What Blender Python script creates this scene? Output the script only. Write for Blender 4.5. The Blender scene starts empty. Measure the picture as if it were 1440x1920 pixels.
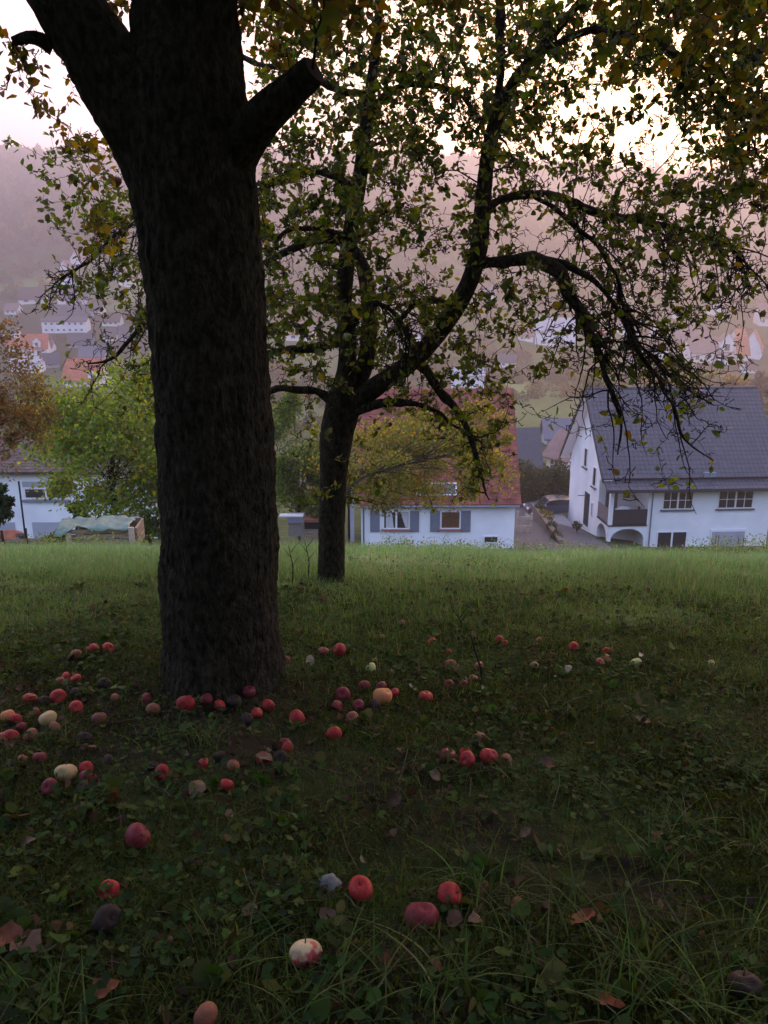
import bpy, math, random
import numpy as np
from mathutils import Vector, Matrix
random.seed(7); rng = np.random.default_rng(7)
S = bpy.context.scene; C = S.collection
# ------------------------------------------------------------------ camera
PITCH = math.radians(15.0); FOC = 1500.0
cam_d = bpy.data.cameras.new('camera'); cam = bpy.data.objects.new('camera', cam_d); C.objects.link(cam)
cam.location = (0, 0, 0); cam.rotation_euler = (math.radians(90) - PITCH, 0, 0)
cam_d.sensor_fit = 'VERTICAL'; cam_d.sensor_height = 24.0; cam_d.lens = 24.0*FOC/1920.0
cam_d.clip_start = 0.05; cam_d.clip_end = 6000
S.camera = cam
# ------------------------------------------------------------------ world and sun (dusk, sun just behind the far hill)
SUN_AZ = math.radians(21.0); SUN_EL = math.radians(12.0)
W = bpy.data.worlds.new('World'); S.world = W; W.use_nodes = True
nt = W.node_tree; nt.nodes.clear()
def N(t, **k):
    n = nt.nodes.new(t)
    for a, b in k.items(): setattr(n, a, b)
    return n
sky = N('ShaderNodeTexSky', sky_type='NISHITA', sun_disc=False)
sky.sun_elevation = SUN_EL; sky.sun_rotation = SUN_AZ; sky.air_density = 1.3; sky.dust_density = 3.0; sky.ozone_density = 1.5
tc = N('ShaderNodeTexCoord')
sunv = (math.sin(SUN_AZ)*math.cos(SUN_EL), math.cos(SUN_AZ)*math.cos(SUN_EL), math.sin(SUN_EL))
dot = N('ShaderNodeVectorMath', operation='DOT_PRODUCT'); nt.links.new(tc.outputs['Generated'], dot.inputs[0]); dot.inputs[1].default_value = (math.sin(SUN_AZ), math.cos(SUN_AZ), 0.12)
ramp = N('ShaderNodeValToRGB'); cr = ramp.color_ramp; mr = N('ShaderNodeMapRange'); mr.inputs[1].default_value = -1; mr.inputs[2].default_value = 1
nt.links.new(dot.outputs['Value'], mr.inputs[0]); nt.links.new(mr.outputs[0], ramp.inputs[0])
stops = [(0.0, (0.66, 0.84, 1.42)), (0.45, (0.72, 0.86, 1.36)), (0.70, (0.98, 0.87, 1.06)), (0.88, (1.85, 1.24, 1.26)), (0.965, (2.5, 1.42, 0.90)), (1.0, (4.0, 1.95, 0.75))]
cr.elements[0].position = stops[0][0]; cr.elements[0].color = (*stops[0][1], 1)
cr.elements[1].position = 1.0; cr.elements[1].color = (*stops[-1][1], 1)
for p_, c_ in stops[1:-1]:
    e = cr.elements.new(p_); e.color = (*c_, 1)
bg1 = N('ShaderNodeBackground'); bg1.inputs[1].default_value = 0.05; nt.links.new(sky.outputs[0], bg1.inputs[0])
bg2 = N('ShaderNodeBackground'); bg2.inputs[1].default_value = 1.15; nt.links.new(ramp.outputs[0], bg2.inputs[0])
add = N('ShaderNodeAddShader'); nt.links.new(bg1.outputs[0], add.inputs[0]); nt.links.new(bg2.outputs[0], add.inputs[1])
out = N('ShaderNodeOutputWorld'); nt.links.new(add.outputs[0], out.inputs[0])
sl = bpy.data.lights.new('sun', 'SUN'); sl.energy = 1.3; sl.angle = math.radians(5.0); sl.color = (1.0, 0.72, 0.52)
so = bpy.data.objects.new('sun', sl); C.objects.link(so)
so.rotation_euler = Vector(sunv).to_track_quat('Z', 'Y').to_euler()
S.view_settings.view_transform = 'Standard'; S.view_settings.look = 'None'; S.view_settings.exposure = 0.45; S.view_settings.gamma = 1.0
S.render.engine = 'CYCLES'
cy = S.cycles
cy.max_bounces = 6; cy.diffuse_bounces = 3; cy.transmission_bounces = 4; cy.glossy_bounces = 2; cy.volume_bounces = 0; cy.transparent_max_bounces = 8
cy.use_denoising = True; cy.use_adaptive_sampling = True; cy.adaptive_threshold = 0.02
cy.sample_clamp_indirect = 4.0
# ------------------------------------------------------------------ helpers: picture <-> place
def ray(px, py):
    u = (px-720)/FOC; v = (py-960)/FOC
    c, s = math.cos(PITCH), math.sin(PITCH)
    return np.array([u, c - v*s, -s - v*c])
def P(px, py, D):
    d = ray(px, py); return d*(D/d[1])
def pxm(px, py, D):                         # metres per reference pixel there
    return D/ray(px, py)[1]/FOC
def project(p):                             # points (n,3) -> px, py, depth
    c, s = math.cos(PITCH), math.sin(PITCH)
    z = p[:, 1]*c - p[:, 2]*s; up = p[:, 1]*s + p[:, 2]*c
    z = np.where(np.abs(z) < 1e-3, 1e-3, z)
    return 720 + FOC*p[:, 0]/z, 960 - FOC*up/z, z
def vnoise(p, seed=0):
    p = np.asarray(p, float); i = np.floor(p).astype(np.int64); f = p - i; f = f*f*(3-2*f)
    def h(a, b, c):
        n = (a*374761393 + b*668265263 + c*2147483647 + seed*1274126177) & 0xffffffff
        n = ((n ^ (n >> 13))*1274126177) & 0xffffffff
        n = ((n ^ (n >> 16))*2246822519) & 0xffffffff
        return ((n ^ (n >> 15)) & 0xffff)/65535.0
    r = 0
    for dx in (0, 1):
        for dy in (0, 1):
            for dz in (0, 1):
                w = (f[..., 0] if dx else 1-f[..., 0])*(f[..., 1] if dy else 1-f[..., 1])*(f[..., 2] if dz else 1-f[..., 2])
                r = r + w*h(i[..., 0]+dx, i[..., 1]+dy, i[..., 2]+dz)
    return r*2-1
def n2(x, y, sc, seed=0, oct=3):
    r = 0; a = 1.0
    for k in range(oct):
        r = r + a*vnoise(np.stack([x*sc, y*sc, np.zeros_like(x)+k*7.3], -1), seed+k); a *= .5; sc = sc*2.1
    return r
PY = [-90, -30, -10, 0, 3.35, 5.85, 8, 9, 10, 11.5, 14, 25, 36, 46, 60, 100, 160, 255]
PZ = [30, 9.0, 1.2, -1.1, -1.70, -2.10, -2.60, -2.92, -3.35, -4.00, -5.05, -8.9, -12.7, -14.6, -16.6, -19.5, -22.5, -25]
HY = [255, 272, 350, 400, 430, 500, 900, 960, 1150, 1700]
HZ = [-25, -25, -9, 0, 7, 27, 140, 146, 120, 100]
def ground(x, y, bumps=True):
    x = np.asarray(x, float); y = np.asarray(y, float)
    sh = 0.35*np.clip(x, 0, 300)*np.clip((y-200)/80, 0, 1)
    def f(yy):
        return np.where(yy < 255, np.interp(yy, PY, PZ), np.interp(yy-sh, HY, HZ))
    w = np.clip(np.abs(y)*0.06, 0.15, 25)
    z = (f(y-w)+2*f(y)+f(y+w))/4
    z = z + .30*np.clip((-x-1.5)/1.5, 0, 1)*np.exp(-((y-13.6)/2.0)**2)
    z = z - .05*np.clip(x/3, 0, 1.6)*np.clip((y-4)/4, 0, 1)
    # right of the garden the ground drops a little lower, left it stays
    z = z - 0.9*np.clip((x-12)/6, 0, 1)*np.clip((y-40)/8, 0, 1)*np.clip((110-y)/30, 0, 1)
    if bumps:
        near = np.clip((14-y)/4, 0, 1)*np.clip((y+8)/4, 0, 1)
        z = z + near*(0.035*n2(x, y, 1.3, 3, 2))
        z = z + .07*n2(x, y, .55, 23, 2)*np.exp(-((y-9.6)/1.8)**2)
        far = np.clip((y-230)/300, 0, 1)
        z = z + far*9*n2(x, y, 0.006, 11, 3)
    return z
def fine(x, y):
    return 0.016*n2(x, y, 9.0, 21, 3)*np.clip((9-y)/3, 0, 1)
def gp(px, py):
    d = ray(px, py); t0 = .5; t = .5
    while t < 3000:
        p = d*t
        if p[2] < float(ground(p[0], p[1])): break
        t0 = t; t *= 1.02
    for _ in range(30):
        m = (t0+t)/2; p = d*m
        if p[2] < float(ground(p[0], p[1])): t = m
        else: t0 = m
    return d*t
# ------------------------------------------------------------------ helpers: materials
def lnk(m, a, b): m.node_tree.links.new(a, b)
def mat(name, col, rough=.8, var=.25, scale=6., bump=.0, bscale=40., spec=.3, col2=None, attr=None, stretch=None, metallic=0, coord='Object'):
    m = bpy.data.materials.new(name); m.use_nodes = True; t = m.node_tree; b = t.nodes['Principled BSDF']
    b.inputs['Roughness'].default_value = rough; b.inputs['Specular IOR Level'].default_value = spec; b.inputs['Metallic'].default_value = metallic
    co = t.nodes.new('ShaderNodeTexCoord'); src = co.outputs[coord]
    if stretch:
        mp = t.nodes.new('ShaderNodeMapping'); mp.inputs['Scale'].default_value = stretch; t.links.new(src, mp.inputs[0]); src = mp.outputs[0]
    n = t.nodes.new('ShaderNodeTexNoise'); n.inputs['Scale'].default_value = scale; n.inputs['Detail'].default_value = 5
    t.links.new(src, n.inputs['Vector'])
    mx = t.nodes.new('ShaderNodeMix'); mx.data_type = 'RGBA'
    rp = t.nodes.new('ShaderNodeMapRange'); rp.inputs[1].default_value = .32; rp.inputs[2].default_value = .68
    t.links.new(n.outputs['Fac'], rp.inputs[0]); t.links.new(rp.outputs[0], mx.inputs[0])
    if attr:
        at = t.nodes.new('ShaderNodeAttribute'); at.attribute_name = attr
        ma = t.nodes.new('ShaderNodeMix'); ma.data_type = 'RGBA'; ma.blend_type = 'MULTIPLY'; ma.inputs[0].default_value = 1
        mx.inputs[6].default_value = (1-var, 1-var, 1-var, 1); mx.inputs[7].default_value = (1+var, 1+var, 1+var, 1)
        t.links.new(at.outputs['Color'], ma.inputs[6]); t.links.new(mx.outputs[2], ma.inputs[7]); t.links.new(ma.outputs[2], b.inputs['Base Color'])
    else:
        c1 = tuple(max(0, c*(1-var)) for c in col); c2 = col2 or tuple(min(1, c*(1+var)) for c in col)
        mx.inputs[6].default_value = (*c1, 1); mx.inputs[7].default_value = (*c2, 1)
        t.links.new(mx.outputs[2], b.inputs['Base Color'])
    if bump:
        n3 = t.nodes.new('ShaderNodeTexNoise'); n3.inputs['Scale'].default_value = bscale; n3.inputs['Detail'].default_value = 6
        t.links.new(src, n3.inputs['Vector']); bp = t.nodes.new('ShaderNodeBump'); bp.inputs['Strength'].default_value = bump; bp.inputs['Distance'].default_value = .03
        t.links.new(n3.outputs['Fac'], bp.inputs['Height']); t.links.new(bp.outputs[0], b.inputs['Normal'])
    return m
def leafmat(name, trans=.45, rough=.45, spec=.3):
    m = bpy.data.materials.new(name); m.use_nodes = True; t = m.node_tree; b = t.nodes['Principled BSDF']; o = t.nodes['Material Output']
    at = t.nodes.new('ShaderNodeAttribute'); at.attribute_name = 'col'
    t.links.new(at.outputs['Color'], b.inputs['Base Color']); b.inputs['Roughness'].default_value = rough; b.inputs['Specular IOR Level'].default_value = spec
    tr = t.nodes.new('ShaderNodeBsdfTranslucent'); hs = t.nodes.new('ShaderNodeHueSaturation'); hs.inputs['Value'].default_value = 1.9; hs.inputs['Saturation'].default_value = 1.25
    t.links.new(at.outputs['Color'], hs.inputs['Color']); t.links.new(hs.outputs[0], tr.inputs[0])
    mx = t.nodes.new('ShaderNodeMixShader'); mx.inputs[0].default_value = trans
    t.links.new(b.outputs[0], mx.inputs[1]); t.links.new(tr.outputs[0], mx.inputs[2]); t.links.new(mx.outputs[0], o.inputs[0])
    return m
# ------------------------------------------------------------------ helpers: objects
def tag(o, label=None, cat=None, group=None, kind=None):
    if label: o['label'] = label
    if cat: o['category'] = cat
    if group: o['group'] = group
    if kind: o['kind'] = kind
    return o
def empty(name, loc=(0, 0, 0), rz=0):
    o = bpy.data.objects.new(name, None); C.objects.link(o); o.location = tuple(float(a) for a in loc); o.rotation_euler = (0, 0, rz); return o
def nmesh(name, v, f, m=None, parent=None, smooth=False, col=None):
    """v (n,3) array, f (k,4) or (k,3) array -> one mesh object"""
    me = bpy.data.meshes.new(name); v = np.asarray(v, np.float32); f = np.asarray(f, np.int32); k = f.shape[1]
    me.vertices.add(len(v)); me.vertices.foreach_set('co', v.ravel())
    me.loops.add(f.size); me.loops.foreach_set('vertex_index', f.ravel())
    me.polygons.add(len(f)); me.polygons.foreach_set('loop_start', np.arange(0, f.size, k, dtype=np.int32)); me.polygons.foreach_set('loop_total', np.full(len(f), k, np.int32))
    if smooth: me.polygons.foreach_set('use_smooth', np.ones(len(f), bool))
    if col is not None:
        a = me.color_attributes.new('col', 'FLOAT_COLOR', 'POINT'); c4 = np.ones((len(v), 4), np.float32); c4[:, :3] = col; a.data.foreach_set('color', c4.ravel())
    me.update(calc_edges=True); me.validate()
    if m: me.materials.append(m)
    o = bpy.data.objects.new(name, me); C.objects.link(o)
    if parent: o.parent = parent
    return o
class MB:
    def __init__(s): s.v = []; s.f = []
    def add(s, vs, fs):
        k = len(s.v); s.v += [tuple(map(float, a)) for a in vs]; s.f += [tuple(i+k for i in a) for a in fs]; return s
    def box(s, x0, x1, y0, y1, z0, z1):
        return s.add([(x0, y0, z0), (x1, y0, z0), (x1, y1, z0), (x0, y1, z0), (x0, y0, z1), (x1, y0, z1), (x1, y1, z1), (x0, y1, z1)],
                     [(0, 3, 2, 1), (4, 5, 6, 7), (0, 1, 5, 4), (1, 2, 6, 5), (2, 3, 7, 6), (3, 0, 4, 7)])
    def prism(s, poly, a, b, axis='x'):
        n = len(poly)
        g = {'x': lambda p, t: (t, p[0], p[1]), 'y': lambda p, t: (p[0], t, p[1]), 'z': lambda p, t: (p[0], p[1], t)}[axis]
        return s.add([g(p, a) for p in poly]+[g(p, b) for p in poly], [tuple(range(n)), tuple(range(2*n-1, n-1, -1))]+[(i, i+n, (i+1) % n+n, (i+1) % n) for i in range(n)])
    def tube(s, pts, rad, n=8):
        pts = [np.array(p, float) for p in pts]; V = []
        for i, p in enumerate(pts):
            d = pts[min(i+1, len(pts)-1)]-pts[max(i-1, 0)]; d /= np.linalg.norm(d)+1e-9
            a = np.cross(d, (0, 0, 1) if abs(d[2]) < .9 else (1, 0, 0)); a /= np.linalg.norm(a); b = np.cross(d, a)
            r = rad[i] if hasattr(rad, '__len__') else rad
            V += [p+r*(math.cos(2*math.pi*j/n)*a+math.sin(2*math.pi*j/n)*b) for j in range(n)]
        F = [(i*n+j, i*n+(j+1) % n, (i+1)*n+(j+1) % n, (i+1)*n+j) for i in range(len(pts)-1) for j in range(n)]
        F += [tuple(range(n-1, -1, -1)), tuple(range((len(pts)-1)*n, len(pts)*n))]
        return s.add(V, F)
    def lump(s, c, r, seed=0, n=10, k=8, rough=.15):
        c = np.array(c); r = np.array(r if hasattr(r, '__len__') else (r, r, r), float); V = []
        for i in range(k+1):
            for j in range(n):
                th = math.pi*i/k; ph = 2*math.pi*j/n
                d = np.array([math.sin(th)*math.cos(ph), math.sin(th)*math.sin(ph), math.cos(th)])
                V.append(c+r*d*(1+rough*float(vnoise(d*1.9+seed*3.7))))
        return s.add(V, [(i*n+j, (i+1)*n+j, (i+1)*n+(j+1) % n, i*n+(j+1) % n) for i in range(k) for j in range(n)])
    def build(s, name, m, parent=None, smooth=False):
        me = bpy.data.meshes.new(name); me.from_pydata(s.v, [], s.f)
        if smooth: me.polygons.foreach_set('use_smooth', [True]*len(me.polygons))
        me.update()
        if m: me.materials.append(m)
        o = bpy.data.objects.new(name, me); C.objects.link(o)
        if parent: o.parent = parent
        return o
def unit(a): return a/(np.linalg.norm(a, axis=-1, keepdims=True)+1e-9)
def leaf_arrays(pos, direc, size, colr, width=.31, fold=.12):
    """pointed oval leaf folded along its midrib: 6 vertices, 2 quads"""
    n = len(pos); d = unit(direc); r = unit(rng.normal(size=(n, 3))); x = unit(np.cross(d, r)); z = np.cross(x, d)
    L = np.asarray(size)[:, None]; wv = width*(1+.25*rng.normal(size=(n, 1))).clip(.5, 1.5); cu = (rng.random((n, 1))-.3)*.25
    V = np.stack([pos, pos+L*(d*.28-x*wv+z*fold), pos+L*(d*.68-x*wv*.82+z*(fold-cu)), pos+L*(d-z*cu*1.3), pos+L*(d*.68+x*wv*.82+z*(fold-cu)), pos+L*(d*.28+x*wv+z*fold)], 1).reshape(-1, 3)
    b = (np.arange(n)*6)[:, None]; F = np.concatenate([b+np.array([0, 3, 2, 1]), b+np.array([0, 5, 4, 3])])
    return V, F, np.repeat(colr, 6, 0)
def tubes(Pt, R, sides=5):
    """Pt (n,k,3), R (n,k): many tapering tubes at once"""
    n, k, _ = Pt.shape; d = np.empty_like(Pt); d[:, 1:-1] = Pt[:, 2:]-Pt[:, :-2]; d[:, 0] = Pt[:, 1]-Pt[:, 0]; d[:, -1] = Pt[:, -1]-Pt[:, -2]; d = unit(d)
    ref = np.where(np.abs(d[..., 2:3]) < .9, np.array([0, 0, 1.]), np.array([1., 0, 0])); a = unit(np.cross(d, ref)); b = np.cross(d, a)
    an = 2*np.pi*np.arange(sides)/sides
    V = Pt[:, :, None]+R[:, :, None, None]*(np.cos(an)[:, None]*a[:, :, None]+np.sin(an)[:, None]*b[:, :, None])
    V = V.reshape(-1, 3); base = (np.arange(n)*k*sides)[:, None, None, None]; i = np.arange(k-1)[None, :, None, None]; j = np.arange(sides)[None, None, :, None]
    j2 = (j+1) % sides
    F = np.concatenate([base+i*sides+j, base+i*sides+j2, base+(i+1)*sides+j2, base+(i+1)*sides+j], -1).reshape(-1, 4)
    return V, F
def smooth_path(pts, step):
    """Catmull-Rom through rows (x,y,z,r)"""
    p = np.array(pts, float); q = np.vstack([2*p[0]-p[1], p, 2*p[-1]-p[-2]]); outp = []
    for i in range(1, len(q)-2):
        L = np.linalg.norm(q[i+1][:3]-q[i][:3]); m = max(2, int(L/step))
        for t in np.linspace(0, 1, m, endpoint=False):
            outp.append(.5*((2*q[i])+(-q[i-1]+q[i+1])*t+(2*q[i-1]-5*q[i]+4*q[i+1]-q[i+2])*t*t+(-q[i-1]+3*q[i]-3*q[i+1]+q[i+2])*t**3))
    outp.append(p[-1]); o = np.array(outp); o[:, 3] = np.maximum(o[:, 3], .0012); return o
def limb_mesh(path, sides=40, amp=.1, seed=0, fine_amp=.03, cap=False, fx=7., fz=2.5, flare=0, s_base=0, plates=.006):
    """one barked limb: ring count follows the path, surface broken by ridges"""
    n = len(path); p = path[:, :3]; d = np.gradient(p, axis=0); d = unit(d)
    a = np.zeros_like(p); a[0] = unit(np.cross(d[0], (0.1, 1, 0.05)))
    for i in range(1, n):
        v = a[i-1]-d[i]*np.dot(a[i-1], d[i]); a[i] = v/np.linalg.norm(v)
    b = np.cross(d, a); an = 2*np.pi*np.arange(sides)/sides
    ca = np.cos(an); sa = np.sin(an); s = np.concatenate([[0], np.cumsum(np.linalg.norm(np.diff(p, axis=0), axis=1))])
    r = path[:, 3][:, None]
    q = np.stack([ca[None]*r*fx*3+0*s[:, None], sa[None]*r*fx*3+0*s[:, None], s[:, None]*fz*3+0*ca[None]], -1)
    q2 = np.stack([ca[None]*r*3+0*s[:, None], sa[None]*r*3, s[:, None]*2.2+0*ca[None]], -1)
    rr = r*(1+amp*vnoise(q2*1.5, seed)+fine_amp*(vnoise(q, seed+5)*1.0)) + (plates*np.clip(r/.12, 0, 1))*(np.abs(vnoise(q*np.array([1.6, 1.6, 1.3]), seed+9))-.3)+(plates*.7*np.clip(r/.12, 0, 1))*np.abs(vnoise(q*np.array([3.1, 3.1, 4.2]), seed+19))
    if flare: rr = rr*(1+flare*np.exp(-np.clip(s-s_base, -.1, 9)/.13)[:, None]*(.45+.75*np.clip(np.cos(an*5+1.3*np.sin(an*2+1))[None], -.3, 1)))
    V = (p[:, None]+rr[..., None]*(ca[None, :, None]*a[:, None]+sa[None, :, None]*b[:, None])).reshape(-1, 3)
    i = np.arange(n-1)[:, None]; j = np.arange(sides)[None]; j2 = (j+1) % sides
    F = np.stack([i*sides+j+0*j, i*sides+j2, (i+1)*sides+j2, (i+1)*sides+j], -1).reshape(-1, 4)
    if cap:
        c0 = len(V); V = np.vstack([V, p[-1][None]+d[-1]*.004]); e = (n-1)*sides
        F = np.vstack([F, [[e+k, e+(k+1) % sides, c0, c0] for k in range(sides)]]) if False else np.vstack([F, [[e+k, e+k+1, e+(k+2) % sides, c0] for k in range(0, sides, 2)]])
    return V, F
def join(parts):
    V = []; F = []; k = 0; Cc = []
    for t in parts:
        V.append(t[0]); F.append(t[1]+k); k += len(t[0])
        if len(t) > 2: Cc.append(t[2])
    return np.vstack(V), np.vstack(F), (np.vstack(Cc) if Cc else None)
def palette(n, cols, wts, jit=.2):
    c = np.array(cols)[rng.choice(len(cols), n, p=np.array(wts)/sum(wts))]
    return (c*(1+jit*rng.normal(size=(n, 1)))*(1+.08*rng.normal(size=(n, 3)))).clip(.004, .9)
# ================================================================== terrain: one sheet from behind the camera to past the far crest
def axis_grid(a, b, fine_a, fine_b, st, grow=1.06):
    g = list(np.arange(fine_a, fine_b, st)); s = st; v = fine_b
    while v < b: g.append(v); s *= grow; v += s
    s = st; v = fine_a-st; h = []
    while v > a: h.append(v); s *= grow; v -= s
    return np.array(h[::-1]+g)
gx = axis_grid(-1100, 1300, -3.6, 4.0, .036); gy = axis_grid(-90, 1600, .8, 8.5, .03, 1.04)
X, Y = np.meshgrid(gx, gy); Z = ground(X, Y)+fine(X, Y)
soil = np.array([.026, .021, .012]); moss = np.array([.040, .052, .014]); turf = np.array([.08, .12, .035])
straw = np.array([.11, .095, .05]); wood = np.array([.030, .034, .014]); field = np.array([.10, .15, .05]); aut = np.array([.10, .065, .025])
col = np.zeros(X.shape+(3,)); t = (n2(X, Y, .9, 31)*.5+.5).clip(0, 1)[..., None]; t2 = (n2(X, Y, 3.1, 41)*.6+.45).clip(0, 1)[..., None]
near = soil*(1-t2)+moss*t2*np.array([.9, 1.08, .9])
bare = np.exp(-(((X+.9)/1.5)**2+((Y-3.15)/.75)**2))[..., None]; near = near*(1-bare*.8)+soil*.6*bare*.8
mead = (turf*(1-((Y-6)/3).clip(0, 1)[..., None])+np.array([.22, .27, .13])*((Y-6)/3).clip(0, 1)[..., None])*(.8+.4*t)  # turf colour lifted towards the brow to paint in its brighter light
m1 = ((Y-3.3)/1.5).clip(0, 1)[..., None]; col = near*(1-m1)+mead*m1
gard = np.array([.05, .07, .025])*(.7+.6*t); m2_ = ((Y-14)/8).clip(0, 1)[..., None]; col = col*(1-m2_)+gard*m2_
fl = (n2(X, Y, .022, 51, 3)*1.2+.45).clip(0, 1)[..., None]; vil = field*.75*fl+np.array([.035, .045, .020])*(1-fl)
m3 = ((Y-90)/60).clip(0, 1)[..., None]; col = col*(1-m3)+vil*m3
sh = .35*np.clip(X, 0, 300); fw = (n2(X, Y, .02, 61, 3)*.8+.5).clip(0, 1)[..., None]; fo = wood*(1-fw)+aut*.3*fw
m4 = ((Y-sh*.8-480)/60).clip(0, 1)[..., None]; col = col*(1-m4)+fo*m4
# a mown meadow on the far slope, left
c_ = gp(50, 532); mk = np.exp(-(((X-c_[0])/16)**4+((Y-c_[1])/12)**4))[..., None]; col = col*(1-mk)+field*1.25*mk
c_ = gp(205, 568); mk = np.exp(-(((X-c_[0])/17)**4+((Y-c_[1])/16)**4))[..., None]; col = col*(1-mk)+field*1.15*mk
c_ = gp(970, 728); mk = np.exp(-(((X-c_[0])/6)**4+((Y-c_[1])/22)**4))[..., None]; col = col*(1-mk)+field*1.25*mk
ny, nx = X.shape; idx = np.arange(nx*ny).reshape(ny, nx)
F = np.stack([idx[:-1, :-1], idx[:-1, 1:], idx[1:, 1:], idx[1:, :-1]], -1).reshape(-1, 4)
MT = mat('terrain', (1, 1, 1), rough=.95, var=.45, scale=1.7, bump=.8, bscale=22, spec=.1, attr='col')
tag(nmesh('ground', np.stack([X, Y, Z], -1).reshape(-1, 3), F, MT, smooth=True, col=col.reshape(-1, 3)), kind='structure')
# ================================================================== haze in the valley air
hz = MB().box(-1150, 1350, -95, 1650, -36, 196)
mh = bpy.data.materials.new('haze'); mh.use_nodes = True; t_ = mh.node_tree; t_.nodes.remove(t_.nodes['Principled BSDF'])
pv = t_.nodes.new('ShaderNodeVolumePrincipled'); pv.inputs['Color'].default_value = (.92, .88, 1.0, 1); pv.inputs['Density'].default_value = .0015; pv.inputs['Anisotropy'].default_value = .6
t_.links.new(pv.outputs[0], t_.nodes['Material Output'].inputs['Volume'])
tag(hz.build('haze', mh), kind='stuff')
# ================================================================== trees near the camera
BARK = mat('apple_bark', (.030, .025, .016), rough=.95, var=.45, scale=44, bump=1.0, bscale=85, spec=.08, col2=(.062, .055, .034), stretch=(1, 1, .5))
TWIG = mat('twig_bark', (.030, .022, .018), rough=.9, var=.3, scale=20, spec=.1)
LEAF = leafmat('apple_leaf', .55); LEAFT = leafmat('thin_leaf', .5)
CUT = mat('weathered_cut_wood', (.035, .028, .02), rough=.9, var=.4, scale=12, spec=.1)

class Skeleton:
    """nodes of the limbs; twigs grow from the nearest one towards attractor points"""
    def __init__(s, paths):
        s.p = np.vstack([q[:, :3] for q in paths]); s.r = np.concatenate([q[:, 3] for q in paths]); s.g = np.zeros(len(s.p))
    def grow(s, att, k=7, droop=.10, jit=.10, rtip=.0016, pen=.25, maxlen=9):
        """attractors sorted outwards; returns the twig centre lines (n,k,3) and radii"""
        d0 = np.array([np.min(np.linalg.norm(s.p-a, axis=1)) for a in att]); att = att[np.argsort(d0)]
        cap = len(s.p)+len(att)*(k-1); NP = np.empty((cap, 3)); NP[:len(s.p)] = s.p; NR = np.empty(cap); NR[:len(s.p)] = s.r; NG = np.empty(cap); NG[:len(s.p)] = s.g
        m = len(s.p); out_p = []; out_r = []
        for a in att:
            dv = np.linalg.norm(NP[:m]-a, axis=1); c = dv+pen*NG[:m]; i = int(np.argmin(c)); L = dv[i]
            if L > maxlen or L < .04: continue
            b = NP[i]; t = np.linspace(0, 1, k)[:, None]; side = rng.normal(size=3)*jit*L
            q = b+(a-b)*t+side*np.sin(math.pi*t)+np.array([0, 0, 1.])*droop*L*np.sin(math.pi*t*.9)
            q[1:-1] += rng.normal(size=(k-2, 3))*L*.022
            r0 = min(NR[i]*.8, .0025+.0075*L); rr = r0+(rtip-r0)*t[:, 0]**.8
            NP[m:m+k-1] = q[1:]; NR[m:m+k-1] = rr[1:]; NG[m:m+k-1] = NG[i]+L*t[1:, 0]; m += k-1
            out_p.append(q); out_r.append(rr)
        s.p = NP[:m]; s.r = NR[:m]; s.g = NG[:m]
        return np.array(out_p), np.array(out_r)
def spurs(tp, n_each, ln=(.02, .07), k=3):
    """short knobbly fruiting spurs along the twigs"""
    n, kk, _ = tp.shape; i = np.repeat(np.arange(n), n_each); t = rng.random(len(i))*(kk-1.01); a = t.astype(int); f = (t-a)[:, None]
    b = tp[i, a]*(1-f)+tp[i, a+1]*f; d = unit(rng.normal(size=(len(i), 3))+np.array([0, 0, .3])); L = rng.uniform(*ln, len(i))[:, None]
    mid = b+d*L*.5; d2 = unit(d+.7*rng.normal(size=d.shape)); e = mid+d2*L*.5
    return np.stack([b, mid, e], 1), np.stack([np.full(len(i), .0028), np.full(len(i), .0024), np.full(len(i), .0030)], 1), e
def leaves_on(tp, ratio, n_mean, size, cols, wts, tipbias=.6, cluster=.035, down=.35, keep=None):
    n, k, _ = tp.shape; cnt = rng.poisson(n_mean if np.isscalar(n_mean) else n_mean, n); i = np.repeat(np.arange(n), cnt)
    t = (rng.random(len(i))**tipbias)*(k-1.01); a = t.astype(int); f = (t-a)[:, None]; b = tp[i, a]*(1-f)+tp[i, a+1]*f
    along = unit(tp[i, a+1]-tp[i, a]); d = unit(rng.normal(size=b.shape)+along*.7+np.array([0, 0, -down])); b = b+rng.normal(size=b.shape)*cluster*.4
    sz = rng.uniform(size[0], size[1], len(i)); c = palette(len(i), cols, wts)
    # petiole as the short gap between twig and blade
    return leaf_arrays(b+d*.012, d, sz, c)

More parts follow.
